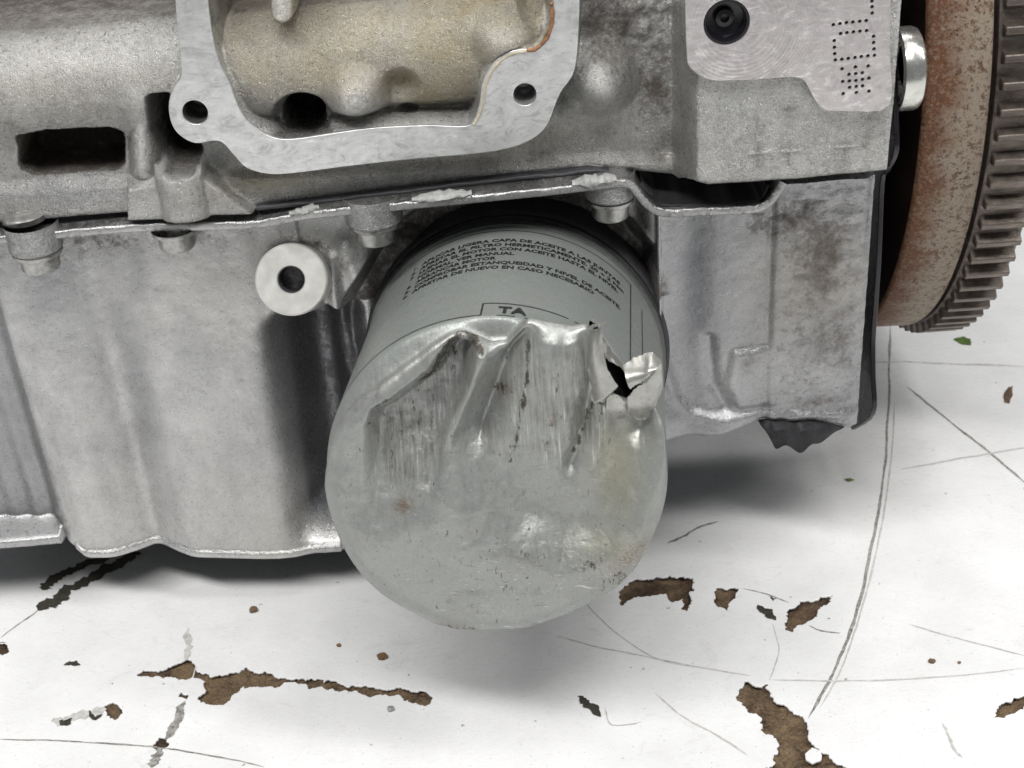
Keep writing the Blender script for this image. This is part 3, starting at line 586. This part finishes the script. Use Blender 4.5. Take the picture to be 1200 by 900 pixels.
# black rubber flap under the pan's right end
f3 = lambda px, py, h: aty(px, py, -h)
bm = bmesh.new()
top = [f3(888,492,.2), f3(902,490,.3), f3(918,489,.3), f3(934,489,.3), f3(950,490,.3), f3(968,494,.35), f3(990,500,.3)]
mid = [f3(891,498,.55), f3(903,506,.5), f3(918,503,.7), f3(934,507,.55), f3(948,503,.7), f3(964,508,.55), f3(986,503,.4)]
low = [f3(903,512,.5), f3(909,526,.45), f3(922,522,.55), f3(938,531,.5), f3(951,521,.55), f3(962,519,.45), f3(977,507,.35)]
R3 = [[bm.verts.new(v) for v in catmull(a, 4, False)] for a in (top, mid, low)]
for Q, W in zip(R3[:-1], R3[1:]):
    for i in range(len(Q) - 1): bm.faces.new((Q[i], Q[i + 1], W[i + 1], W[i]))
ex = bmesh.ops.solidify(bm, geom=bm.faces[:], thickness=.12); bm_obj('rubber_flap', bm, M_DARKGREY, pan, True, 50)

# ---------------------------------------------------------------- black backing plate between block and flywheel, with its bolt
XP = 9.95
pf = [atx(a, b, XP + .09) for a, b in [(1051,-60),(1052,0),(1053,100),(1055,160),(1053,182),(1044,200),(1038,214),(1034,300),(1029,370),(1027,400),(1027,440),(1027,484),(1004,502)]]
fr = catmull([(p[1], p[2]) for p in pf], 4, False); lastz = fr[-1][1]
bp = [tuple(p) for p in fr] + [(9, lastz - .3), (12, fr[0][1])]
curve_plate('backing_plate', bp, [], .14, .03, M_BLACK, engine, lambda a, b, c: (XP + c, a, b), 2)
pc2 = atx(1062, 96, 10.1)
lathe('plate_bolt', [(.9, 0), (1.02, .04), (1.04, .14), (1.04, .42), (1.0, .52), (.9, .58), (0, .60)], 40, M_ZINC, engine, axis_matrix((XP + .08, pc2[1] + .9, pc2[2]), (1, 0, 0)))

# ================================================================== FLYWHEEL
def rust_mat():
    t = NT('rusty_rim')
    n = t.noise(1.2, 6, 0.65, (0.5, 1, 1)); n2 = t.noise(11, 6, 0.75); v = t.voro(7.5)
    sx = t.N.new('ShaderNodeSeparateXYZ'); t.L(t.co, sx.inputs[0])
    g = t.math('ADD', t.ramp(sx.outputs['X'], 0.0, 1.5, 1.0, -.25), t.ramp(n, 0.3, 0.7, -0.35, 0.35))
    c = t.mix(t.ramp(g, 0.2, 0.8), (0.29, 0.24, 0.185), (0.15, 0.055, 0.02))
    c = t.mix(t.ramp(n2, 0.48, 0.66, 0, .65), c, (0.34, 0.29, 0.22))
    c = t.mix(t.ramp(t.noise(7, 5, .8), 0.50, 0.60, 0, .9), c, (0.10, 0.045, 0.025))
    pits = t.ramp(v, 0.10, 0.20, 1, 0)
    pits = t.math('MULTIPLY', pits, t.ramp(t.noise(2.2, 3), .5, .6))
    c = t.mix(pits, c, (0.03, 0.015, 0.01))
    nb = t.bump(n2, 0.05, .8); nb = t.bump(t.math('SUBTRACT', 1.0, pits), .05, .9, nb)
    return t.out(c, 0.55, 0.25, nb)
def gear_mat():
    t = NT('ring_gear_steel'); n = t.noise(3, 6, .7, (.4, 1, 1)); n2 = t.noise(14, 5, .7)
    c = t.mix(t.ramp(n, .3, .7), (0.06, 0.048, 0.042), (0.25, 0.215, 0.185)); c = t.mix(t.ramp(n2, .6, .72, 0, .6), c, (.40, .34, .28))
    return t.out(c, .36, .75, t.bump(n2, .03, .7))
M_RUST = rust_mat(); M_GEAR = gear_mat(); M_FACE = simple('oily_black_steel', (0.02, 0.011, 0.008), .5, .2, 2, .5)
FX, FY, FZ = 10.8, 10.83, 12.64
fly = empty('flywheel', (FX, FY, FZ)); tag(fly, 'rusty flywheel with toothed ring gear at right edge of engine', 'flywheel')
MX = axis_matrix((0, 0, 0), (1, 0, 0))
lathe('disc', [(0, -.5), (6.5, -.5), (8.4, -.45), (9.6, -.06), (9.78, -.06)], 128, M_FACE, fly, MX, 30)
lathe('rim', [(9.78, -.06), (9.86, -.02), (9.91, .06), (9.93, 1.5), (9.90, 1.58), (9.70, 1.60)], 256, M_RUST, fly, MX, 60)
lathe('rim_groove', [(9.70, 1.60), (9.68, 1.72)], 128, M_FACE, fly, MX)
gear = lathe('ring_gear', [(9.68, 1.72), (9.86, 1.73), (9.90, 1.78), (9.90, 3.04), (9.8, 3.12), (8.8, 3.12), (8.6, 2.6), (0, 2.6)], 256, M_GEAR, fly, MX, 30)
bm = bmesh.new()
NT_ = 94
for sx, tb, tp in ((1.80, .185, .09), (3.02, .185, .09)):
    for yy, rr in ((-tb, 9.86), (-tp, 10.20), (tp, 10.20), (tb, 9.86)): bm.verts.new((sx, yy, rr))
bm.verts.ensure_lookup_table(); v = bm.verts
for i in range(4): bm.faces.new((v[i], v[(i + 1) % 4], v[4 + (i + 1) % 4], v[4 + i]))
bm.faces.new(v[0:4]); bm.faces.new(v[4:8]); bmesh.ops.bevel(bm, geom=[e for e in bm.edges], offset=.025, segments=1, affect='EDGES')
tooth = bm_obj('tooth', bm, M_GEAR, gear, False)
for i in range(1, NT_):
    t2 = tooth.copy(); COL.objects.link(t2); t2.parent = gear; t2.rotation_euler = (2 * pi * i / NT_, 0, 0)

# ================================================================== OIL FILTER
RF, LF = 3.85, 6.66
fa = FA; fu = np.cross(fa, [0, 0, 1.0]); fu /= np.linalg.norm(fu)
if fu[0] < 0: fu = -fu
fv = np.cross(fa, fu); fv = fv if fv[2] > 0 else -fv
filt = bpy.data.objects.new('oil_filter', None); COL.objects.link(filt); filt.empty_display_size = .02
filt.matrix_world = Matrix(((fu[0], fv[0], fa[0], FB[0] * S), (fu[1], fv[1], fa[1], FB[1] * S), (fu[2], fv[2], fa[2], FB[2] * S), (0, 0, 0, 1)))
tag(filt, 'grey green spin-on oil filter with crushed and torn end, printed text on barrel', 'oil filter')
def FP(px, py, s):                       # a place on the plane s cm out along the filter's axis, in filter coordinates
    r = ray(px, py); o = FB + fa * s; t = ((o - CP) @ fa) / (r @ fa); p = CP + r * t - FB
    return np.array([p @ fu, p @ fv, s])
def cyl(px, py, R=RF):                   # a place on the barrel: angle from the top (clockwise) and distance along the axis
    r = ray(px, py); o = CP - FB; D = np.array([r @ fu, r @ fv, r @ fa]); O = np.array([o @ fu, o @ fv, o @ fa])
    a = D[0] ** 2 + D[1] ** 2; b = 2 * (O[0] * D[0] + O[1] * D[1]); c = O[0] ** 2 + O[1] ** 2 - R * R; t = (-b - math.sqrt(max(b * b - 4 * a * c, 0))) / (2 * a); p = O + D * t
    return math.atan2(p[0], p[1]), p[2]
def can_paint():
    t = NT('filter_paint')
    n = t.noise(1.0, 6, .65); n2 = t.noise(20, 3, .7); st = t.noise(2.2, 6, .72, (6, .35, 1), .2); blot = t.noise(5, 6, .78, (1.7, .6, 1), .3); nf = t.noise(60, 2, .6)
    c = t.mix(t.ramp(n, .3, .7), (0.215, 0.232, 0.220), (0.26, 0.277, 0.263))
    c = t.mix(t.ramp(t.attr('bare'), 0.0, 1.0), c, t.mix(t.ramp(blot, .35, .65), (0.34, 0.34, 0.327), (0.50, 0.50, 0.485)))
    c = t.mix(t.attr('yellow'), c, (0.36, 0.345, 0.235))
    c = t.mix(t.ramp(n2, .55, .75, 0, .28), c, (0.13, .13, .125))
    c = t.mix(t.ramp(blot, .5, .75, 0, .35), c, (0.17, .165, .15))
    c = t.mix(t.ramp(n, .45, .7, 0, .35), c, (0.15, .15, .142))
    c = t.mix(t.ramp(nf, .60, .75, 0, .45), c, (0.60, .61, .59))
    sc = t.attr('scrape')
    m1 = t.math('MULTIPLY', sc, t.ramp(st, .47, .66)); m1 = t.math('MULTIPLY', m1, t.ramp(n, .36, .56)); c = t.mix(t.math('MULTIPLY', m1, .85), c, (0.115, .10, .085))
    m2 = t.math('MULTIPLY', sc, t.ramp(st, .42, .30)); c = t.mix(t.math('MULTIPLY', m2, .75), c, (0.70, .70, .69))
    gr = t.attr('grime'); gm = t.ramp(t.math('ADD', gr, t.math('MULTIPLY', t.math('SUBTRACT', blot, .5), 2.0)), .46, .62); gm = t.math('MULTIPLY', gm, t.ramp(gr, .02, .25))
    c = t.mix(t.math('MULTIPLY', gm, .92), c, t.mix(t.ramp(n2, .4, .6), (0.022, .019, .015), (0.11, .092, .07)))
    br = t.attr('brown'); c = t.mix(t.math('MULTIPLY', br, t.ramp(n2, .35, .6)), c, (0.15, .085, .045))
    hs = t.noise(2.2, 6, .72, (.8, 3.2, 1), 1.6); hm = t.math('MULTIPLY', t.attr('scuff'), t.ramp(hs, .60, .65))
    c = t.mix(t.math('MULTIPLY', hm, .75), c, (.10, .10, .095))
    hs2 = t.noise(2.7, 6, .72, (.8, 2.6, 1), 2.2); c = t.mix(t.math('MULTIPLY', t.attr('scuff'), t.ramp(hs2, .61, .66, 0, .8)), c, (.72, .72, .71))
    fk = t.math('MULTIPLY', t.math('MULTIPLY', t.attr('fleck'), t.ramp(t.voro(9), .10, .06)), t.ramp(n2, .45, .6)); c = t.mix(fk, c, (.85, .85, .83))
    rg = t.math('ADD', t.math('ADD', t.ramp(n2, .3, .7, .0, .12), t.ramp(blot, .35, .65, .24, .42)), t.math('MULTIPLY', gm, .3))
    nb = t.bump(n2, .010, .5); nb = t.bump(st, .02, .3, nb); nb = t.bump(t.noise(2.2, 4, .55), .05, .5, nb)
    return t.out(c, rg, t.ramp(t.attr('bare'), 0, 1, .25, .75), nb)
M_CAN = can_paint()
# outline of the crushed end, read as angle -> radius about the axis
RIM = [(379,572),(382,545),(390,512),(402,488),(418,472),(440,456),(465,438),(490,420),(512,403),(528,394),(541,391),(556,396),(575,404),(594,402),(608,387),(618,377),(640,381),(668,386),(688,383),(695,402),(699,432),(708,462),(722,468),(735,473),(749,474),(768,478),(777,498),(780,530),(777,578),(766,628),(748,665),(723,692),(695,707),(650,728),(615,739),(570,741),(531,740),(511,735),(485,722),(447,700),(422,676),(404,650),(390,618)]
DENT = .72
def FL2(pts, s=LF): return [tuple(FP(a, b, s)[:2]) for a, b in pts]
DPOLY = FL2([(500,370),(700,350),(795,390),(785,480),(735,580),(712,632),(660,650),(605,625),(560,585),(520,530),(500,440)])
def big_dent(x, y): return -DENT * (1 - smooth(poly_sd(x, y, DPOLY) / (1.35 + 1.1 * smooth((.6 - x) / 1.6)) + .5)) * (1 - .6 * smooth((y - 1.0) / 2.2))
rp = []
for a, b in RIM:
    q = FP(a, b, LF)
    q = FP(a, b, LF + float(big_dent(np.array([q[0]]), np.array([q[1]]))[0])); rp.append(q[:2])
rp = np.array(rp); ra = np.arctan2(rp[:, 1], rp[:, 0]); rr_ = np.hypot(rp[:, 0], rp[:, 1])
o_ = np.argsort(ra); ra, rr_ = ra[o_], rr_[o_]
ra3 = np.concatenate([ra - 2 * pi, ra, ra + 2 * pi]); rr3 = np.concatenate([rr_] * 3)
NP = 720
phi = np.linspace(-pi, pi, NP, endpoint=False)
rim = np.interp(phi, ra3, rr3); kr = np.hanning(7); kr /= kr.sum(); rim = np.convolve(np.concatenate([rim[-3:], rim, rim[:3]]), kr, 'valid')
rimdent = big_dent(rim * np.cos(phi), rim * np.sin(phi))
ta = [math.atan2(*FP(a, b, LF)[[1, 0]]) for a, b in ((696, 388), (776, 485))]        # the tear spans these angles
tear = smooth((phi - ta[1]) / .08) * smooth((ta[0] - phi) / .05)
cut = np.array([cyl(a, b) for a, b in [(700,380),(707,397),(719,414),(731,430),(741,444),(752,450),(768,452)]]); cph = pi / 2 - cut[:, 0]
o_ = np.argsort(cph); cuts = np.interp(phi, cph[o_], cut[o_, 1])
rimb = rim * (1 - tear) + (RF - .02) * tear                                            # where the barrel's own edge ends
jag = vnoise(phi, 0 * phi, 14, 3)
send = (LF - .18 + rimdent) * (1 - tear) + tear * (cuts + .12 * jag)
NS = 150
sv = np.linspace(0, 1, NS)
SG = sv[:, None] * send[None, :]
def bulge(sg, sn): s_ = np.minimum(6.0, sn - .24); return smooth((sg - s_) / (sn - s_ - .01)) ** 1.5
bl = bulge(SG, send[None, :])
Rg = RF * (1 - bl) + rimb[None, :] * bl
def brad(a, sg):
    p = (pi / 2 - a + pi) % (2 * pi) - pi; e = bulge(np.array(sg), np.interp(p, phi, send)); return float(RF * (1 - e) + np.interp(p, phi, rimb) * e)
PX_, PY_ = Rg * np.cos(phi)[None, :], Rg * np.sin(phi)[None, :]
top_ang = np.arctan2(PX_, PY_)
z0 = np.zeros_like(SG)
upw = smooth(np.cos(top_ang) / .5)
flk = np.exp(-((top_ang + 1.0) / .45) ** 2) * smooth((SG - 2.5) / 2)
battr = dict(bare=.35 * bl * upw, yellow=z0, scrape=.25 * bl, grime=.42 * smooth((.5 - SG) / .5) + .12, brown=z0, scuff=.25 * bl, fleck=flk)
barrel = np_mesh('barrel', np.stack([PX_, PY_, SG], -1).reshape(-1, 3), grid_faces(NS, NP, True), M_CAN, filt, battr)
# the crushed end
NRH = 190; kq = 10
rows_p, rows_s = [], []
RB = .18
for i in range(kq): a = pi / 2 * i / (kq - 1); rows_p.append(rim - RB * (1 - cos(a))); rows_s.append(LF - RB + RB * sin(a))
for i in range(1, NRH): f = 1 - i / (NRH - 1); rows_p.append((rim - RB) * max(f, .002)); rows_s.append(LF)
RP = np.array(rows_p); CX, CY = RP * np.cos(phi), RP * np.sin(phi); CS = np.repeat(np.array(rows_s)[:, None], NP, 1)
rho = np.clip(RP / rim[None, :], 0, 1); em = smooth((1 - rho) / .10)
def ridge(pts, r): d = line_d(CX, CY, FL2(pts)); return .45 * gauss(d, r) + .55 * np.exp(-np.sqrt(d * d + .0016) / (r * .62))
D = .22 * (1 - rho ** 2)
D -= .62 * inside(poly_sd(CX, CY, FL2([(434,505),(440,484),(470,466),(506,442),(530,404),(552,408),(545,455),(520,510),(500,640),(430,640)])), .42) * smooth((CY + 1.4) / 3.0)
D += .40 * ridge([(573,408),(550,455),(515,520),(480,575)], .45) * smooth((CY + .1) / 1.6)
D -= .50 * ridge([(606,392),(584,450),(560,520),(552,560)], .42) * smooth((CY - .1) / 1.4)
D += .22 * ridge([(650,385),(650,450),(645,520)], .8)
D -= .24 * ridge([(691,388),(692,450),(684,510),(668,560)], .20)
D += .16 * ridge([(712,470),(705,520),(692,560)], .28)
D -= .07 * ridge([(603,538),(580,585),(562,630)], .22)
D += .06 * ridge([(540,548),(575,527),(600,522)], .30)
D -= .04 * ridge([(545,520),(538,600),(528,700)], .2)
D += .16 * ridge([(440,620),(470,660)], 1.0)
D += .14 * ridge([(735,560),(735,620)], .7)
D -= .20 * ridge([(765,480),(750,520)], .22)
D += .17 * fbm(CX, CY, .55, 43, 2) + .05 * fbm(CX, CY, 1.5, 41, 3) - .07 * np.abs(fbm(CX, CY, .9, 52, 2)) + .035 * fbm(CX * 2, CY * .5, 2, 44) * smooth((CY + .5) / 2) + .02 * fbm(CX, CY, 3.0, 48)
CS = CS + big_dent(CX, CY) + D * em
def cs(c, rx, ry, rot=0):
    x, y = FP(*c, LF)[:2]; a = radians(rot); dx, dy = CX - x, CY - y; u = dx * cos(a) + dy * sin(a); v = -dx * sin(a) + dy * cos(a); return np.exp(-(u / rx) ** 2 - (v / ry) ** 2)
def ln(pts, r): return gauss(line_d(CX, CY, FL2(pts)), r)
scr = np.maximum.reduce([inside(poly_sd(CX, CY, FL2([(432,492),(470,466),(530,402),(565,410),(540,470),(505,570),(440,560)])), .4), .8 * inside(poly_sd(CX, CY, FL2([(600,400),(690,395),(688,480),(660,560),(560,545),(580,460)])), .5), .9 * inside(poly_sd(CX, CY, FL2([(690,470),(725,478),(700,550),(660,555)])), .3)])
grime = np.maximum.reduce([.60 * ln([(617,408),(618,440),(612,480),(604,525),(596,555)], .10), .40 * ln([(525,425),(522,460),(524,480)], .10), .40 * ln([(480,470),(482,520),(476,560)], .10), .40 * ln([(455,490),(457,560)], .1), .40 * ln([(505,470),(500,530)], .12), .40 * ln([(635,430),(632,470)], .08), .40 * ln([(655,440),(650,480),(640,530)], .1), .70 * ln([(492,455),(505,445),(524,410),(545,394),(562,415)], .14), .45 * cs((525,425), .35, .7), .42 * cs((510,478), .2, .35), .36 * cs((480,510), .5, .5), .50 * cs((585,470), .35, .28), .48 * cs((590,430), .35, .2, 30), .56 * ln([(694,478),(688,505),(672,545)], .11), .52 * ln([(708,480),(700,510)], .10), .44 * cs((650,445), .2, .2), .38 * cs((660,500), .5, .4), .56 * cs((540,738), .8, .2), .50 * cs((720,680), .6, .30, 40), .46 * cs((690,660), .8, .35, 20), .42 * cs((620,650), 1.0, .3), .40 * cs((600,690), 1.0, .25), .5 * ln([(430,500),(436,480),(460,465)], .1), .30 * cs((600,560), .3, .3), .45 * cs((606,395), .2, .3), .25 * em])
yellow = np.maximum.reduce([.6 * cs((722,560), .55, 1.2), .45 * cs((715,640), .8, .5), .35 * cs((715,470), .4, .3)])
brown = np.maximum.reduce([.95 * cs((473,591), .22, .17, 20), .5 * cs((585,470), .3, .2), .6 * cs((738,650), .7, .25, 50), .5 * cs((525,735), .35, .12), .6 * cs((647,497), .05, .15)])
bare = np.maximum.reduce([.42 * inside(rho - .93, .1), .75 * ln([(400,492),(440,458),(512,405),(541,393),(575,404),(600,400),(618,380),(690,386)], .22), .35 * smooth((CY - 0) / 1.5) * (CX > -.8), .8 * cs((712,430), .5, .7), .45 * scr, .3 * cs((660,640), .8, .5), .35 * np.exp(-((rho - .97) / .05) ** 2)])
scuff = np.maximum.reduce([.9 * smooth((-CY - .6) / 1.2) * smooth((CX + 2.2) / 1.5), .25 + 0 * CX])
cap = np_mesh('crushed_end', np.stack([CX, CY, CS], -1).reshape(-1, 3), grid_faces(kq + NRH - 1, NP, True), M_CAN, filt, dict(bare=bare, yellow=yellow, scrape=scr, grime=grime, brown=brown, scuff=scuff, fleck=.25 + 0 * CX))
# torn flaps of sheet metal round the split
def torn():
    t = NT('torn_sheet'); n = t.noise(3, 6, .7); n2 = t.noise(9, 6, .75, (1, .6, 1))
    c = t.mix(t.ramp(n, .35, .65), (.62, .61, .56), (.80, .80, .77)); c = t.mix(t.ramp(n2, .60, .68, 0, .8), c, (.13, .11, .085))
    return t.out(c, .28, .7, t.bump(n, .02, .5))
M_TORN = torn()
def flap(name, A, B, mid=0.0, thick=.014, n=8, m=8, seed=0):
    r = random.Random(seed); a = catmull([FP(*p) for p in A], n, False); b = catmull([FP(*p) for p in B], n, False); N = min(len(a), len(b)); bm = bmesh.new(); G = []
    for i in range(N):
        row = []
        for j in range(m + 1):
            t = j / m; p = a[i] * (1 - t) + b[i] * t + np.array([0, 0, mid * sin(pi * t)])
            if j in (0, m) : p = p + np.array([r.uniform(-.014, .014), r.uniform(-.014, .014), 0])
            row.append(bm.verts.new(p))
        G.append(row)
    for i in range(N - 1):
        for j in range(m): bm.faces.new((G[i][j], G[i + 1][j], G[i + 1][j + 1], G[i][j + 1]))
    bmesh.ops.solidify(bm, geom=bm.faces[:], thickness=thick)
    return bm_obj(name, bm, M_TORN, filt, True, 50)
s0 = LF - .4 * DENT + .08
flap('torn_strip', [(691,384,s0-.1),(689,410,s0+.0),(690,440,s0-.15),(694,474,s0-.38)], [(706,382,s0+.1),(707,402,s0+.12),(711,430,s0+.15),(724,453,s0+.1)], .12, seed=1)
flap('torn_strip', [(724,453,s0+.1),(719,459,s0+.05),(714,463,s0)], [(694,474,s0-.4),(697,475,s0-.4),(702,478,s0-.42)], .02, seed=2)
flap('torn_lip', [(690,382,s0+.02),(700,378,s0+.05),(712,379,s0+.02)], [(692,386,s0+.22),(701,382,s0+.28),(711,381,s0+.2)], .05, seed=3)
flap('torn_edge', [(706,394,s0-.2),(714,407,s0-.25),(722,418,s0-.3),(731,430,s0-.3)], [(707,405,s0-.05),(710,420,s0-.1),(722,427,s0-.1),(731,434,s0-.15)], .03, seed=4)
flap('torn_flap', [(730,428,s0-.15),(742,420,s0-.25),(755,415,s0-.3),(764,413,s0-.3),(775,423,s0-.2)], [(738,456,s0+.1),(746,451,s0+.15),(753,447,s0+.2),(760,441,s0+.2),(769,432,s0+.1)], .18, seed=5)
flap('torn_flap', [(735,467,s0-.02),(746,454,s0+.12),(760,446,s0+.2),(775,424,s0+.1)], [(738,486,s0-.42),(750,492,s0-.42),(763,486,s0-.38),(777,455,s0-.3)], .12, seed=6)
flap('torn_flap', [(711,466,s0-.15),(722,462,s0-.05),(732,471,s0-.1)], [(710,490,s0-.45),(722,494,s0-.45),(734,490,s0-.45)], .06, seed=7)
# what shows through the split, the seam ring, gasket and mounting base
lathe('filter_element', [(0, .3), (3.3, .3), (3.3, 5.2), (0, 5.2)], 48, M_RUBBER_SHADE, filt)  # element coloured black, painting in the shade inside the can
lathe('seam_ring', [(3.80, .30), (3.90, .26), (3.93, .16), (3.93, .02), (3.90, -.06), (3.5, -.08)], 128, simple('seam_paint', (.10, .105, .10), .35, .2), filt)
lathe('seal_gasket', [(3.55, -.07), (3.90, -.10), (3.96, -.16), (3.97, -.30), (3.9, -.36), (3.4, -.36)], 96, M_RUBBER_SHADE, filt)
lathe('mounting_base', [(0, -.34), (3.96, -.34), (4.02, -.42), (4.04, -.6), (4.04, -2.0), (0, -2.0)], 96, M_DARKGREY, filt)
# printing on the barrel
def printed(name, items, off=0.0):
    """items: list of flat meshes in (arc, s) coordinates wrapped on to the barrel"""
    V, F = [], []
    for vs_, fs_ in items:
        b = len(V)
        for a, s in vs_: R_ = brad(a / RF, s) + .008 + off; V.append((R_ * sin(a / RF), R_ * cos(a / RF), s))
        F += [[b + i for i in f] for f in fs_]
    me = bpy.data.meshes.new(name); me.from_pydata([tuple(c * S for c in v) for v in V], [], F); me.update()
    return link(name, me, M_INK, barrel)
def text_mesh(txt, size, arc0, s0, width=None, bold=.004):
    cu = bpy.data.curves.new('tmp', 'FONT'); cu.body = txt; cu.size = size; cu.resolution_u = 2; cu.offset = bold
    o = bpy.data.objects.new('tmp', cu); COL.objects.link(o); dg = bpy.context.evaluated_depsgraph_get()
    me = bpy.data.meshes.new_from_object(o.evaluated_get(dg)); xs_ = [v.co.x for v in me.vertices]; k = 1.0 if width is None else width / (max(xs_) - min(xs_))
    vv = [(arc0 + v.co.x * k, s0 - v.co.y) for v in me.vertices]; ff = [list(p.vertices) for p in me.polygons]
    bpy.data.objects.remove(o); bpy.data.curves.remove(cu); bpy.data.meshes.remove(me); return vv, ff
def bar(a0, s0, a1, s1, wd):
    n = max(2, int(math.hypot(a1 - a0, s1 - s0) / .1) + 2); d = np.array([a1 - a0, s1 - s0]); L_ = np.hypot(*d); nn = np.array([-d[1], d[0]]) / L_ * wd / 2; vs_, fs_ = [], []
    for i in range(n): p = np.array([a0, s0]) + d * i / (n - 1); vs_ += [tuple(p - nn), tuple(p + nn)]
    for i in range(n - 1): fs_.append([2 * i, 2 * i + 1, 2 * i + 3, 2 * i + 2])
    return vs_, fs_
LINES = [('APLICAR LIGERA CAPA DE ACEITE A LAS JUNTAS', (496,306), (727,331)), ('APRETAR EL FILTRO HERMETICAMENTE. 20 + 2 Nm', (494,312), (731,342)), ('LLENAR EL MOTOR CON ACEITE HASTA EL NIVEL', (490,319), (724,343)), ('NORMAL. VER MANUAL', (489,325), (602,299)), ('ARRANCAR MOTOR', (486,331), (582,303)), ('COMPROBAR ESTANQUEIDAD Y NIVEL DE ACEITE.', (485,337), (727,367)), ('APRETAR DE NUEVO EN CASO NECESARIO', (480,344), (696,352))]
rows = []
a0, _ = cyl(495, 310); a0 *= RF
TS = []
for k in range(7):
    TS.append(1.38 + .30 * k)
ends = [cyl(*l[2])[0] * RF for l in LINES]
for k, (txt, p0, p1) in enumerate(LINES):
    rows.append(text_mesh(txt, .265, a0, TS[k], ends[k] - a0, .010))
for k, num in ((0, '1.'), (1, '2.'), (2, '3.'), (4, '4.'), (5, '5.'), (6, '6.')): rows.append(text_mesh(num, .27, a0 - .30, TS[k]))
printed('printed_text', rows)
b0, sb = cyl(563, 370); b0 *= RF; b1_ = cyl(640, 375)[0] * RF
S1 = 5.93
fr_ = [bar(a0 - .55, .62, cyl(739, 330)[0] * RF, .62, .03), bar(cyl(739, 330)[0] * RF, .62, cyl(739, 330)[0] * RF, LF - .6, .035), bar(cyl(752, 355)[0] * RF, 1.3, cyl(752, 355)[0] * RF, LF - .6, .03),
       bar(-4.9, S1, b0, S1, .035), bar(b0 + .35, S1, b0 + .75, S1, .035), bar(b0 + .95, S1, b0 + 1.3, S1, .035), bar(b0, S1, b0, S1 - .66, .04), bar(b0, S1 - .66, b1_ + .5, S1 - .66, .04), bar(b1_ + .65, S1 - .66, b1_ + .85, S1 - .6, .035)]
printed('printed_lines', fr_)
printed('printed_letters', [text_mesh('TA', .48, b0 + .36, S1 - .12, None, .012)], .02)

# ================================================================== small litter on the table
def leaf(name, pts, thick, mat, label, cat, z=.02, curl=.06):
    P = ragged([T(*p) for p in pts], .05, len(pts) + int(pts[0][0]), 2); cx = sum(p[0] for p in P) / len(P); cy = sum(p[1] for p in P) / len(P)
    bm = bmesh.new(); c = bm.verts.new((cx, cy, z + curl)); c2 = bm.verts.new((cx, cy, z + curl - thick)); A = [bm.verts.new((a, b, z + .01 * (i % 3))) for i, (a, b) in enumerate(P)]; B = [bm.verts.new((a, b, z - thick * .4)) for a, b in P]; n = len(P)
    for i in range(n):
        j = (i + 1) % n; bm.faces.new((A[i], A[j], c)); bm.faces.new((B[j], B[i], c2)); bm.faces.new((A[i], B[i], B[j], A[j]))
    return tag(bm_obj(name, bm, mat, None, True, 30), label, cat)
M_LEAF = simple('green_leaf', (.075, .13, .02), .5, 0, 5, .4); M_DEAD = simple('dead_leaf', (.12, .075, .045), .6, 0, 5, .4); M_CRUMB = simple('rust_crumb', (.20, .12, .06), .8, 0, 7, .5, .1)
leaf('leaf_scrap', [(1117,398),(1128,395),(1137,398),(1138,405),(1128,404)], .02, M_LEAF, 'small green leaf scrap on table below the flywheel', 'leaf')
leaf('leaf_scrap', [(1176,463),(1181,455),(1187,453),(1187,463),(1183,473),(1177,472)], .02, M_DEAD, 'small brown dry leaf scrap at right edge of table', 'leaf')
leaf('leaf_scrap', [(989,562),(996,561),(1001,563),(994,565)], .02, M_LEAF, 'tiny green scrap on table right of engine shadow', 'leaf')
CR = [((448,771), .14, 'small tan crumb below the filter, right of the long paint chip line', M_CRUMB), ((297,716), .13, 'dark olive crumb on table below the oil pan', M_DEAD), ((397,757), .07, 'tiny crumb between pan shadow and long paint chip', M_CRUMB), ((1092,776), .09, 'dark crumb on table right of the long curved scratch', M_DEAD), ((1124,777), .05, 'tiny dark speck right of the dark crumb near right edge', M_DEAD), ((458,832), .10, 'pale flake just below right end of long paint chip', M_SEAL)]
for i, (p, r, lab, m) in enumerate(CR):
    q = T(*p); bm = bmesh.new(); bmesh.ops.create_icosphere(bm, subdivisions=2, radius=r); rd_ = random.Random(i)
    for v in bm.verts: v.co *= rd_.uniform(.7, 1.2); v.co.z *= .55; v.co += Vector((q[0], q[1], r * .45))
    tag(bm_obj('crumb', bm, m, None, True, 30), lab, 'crumb')
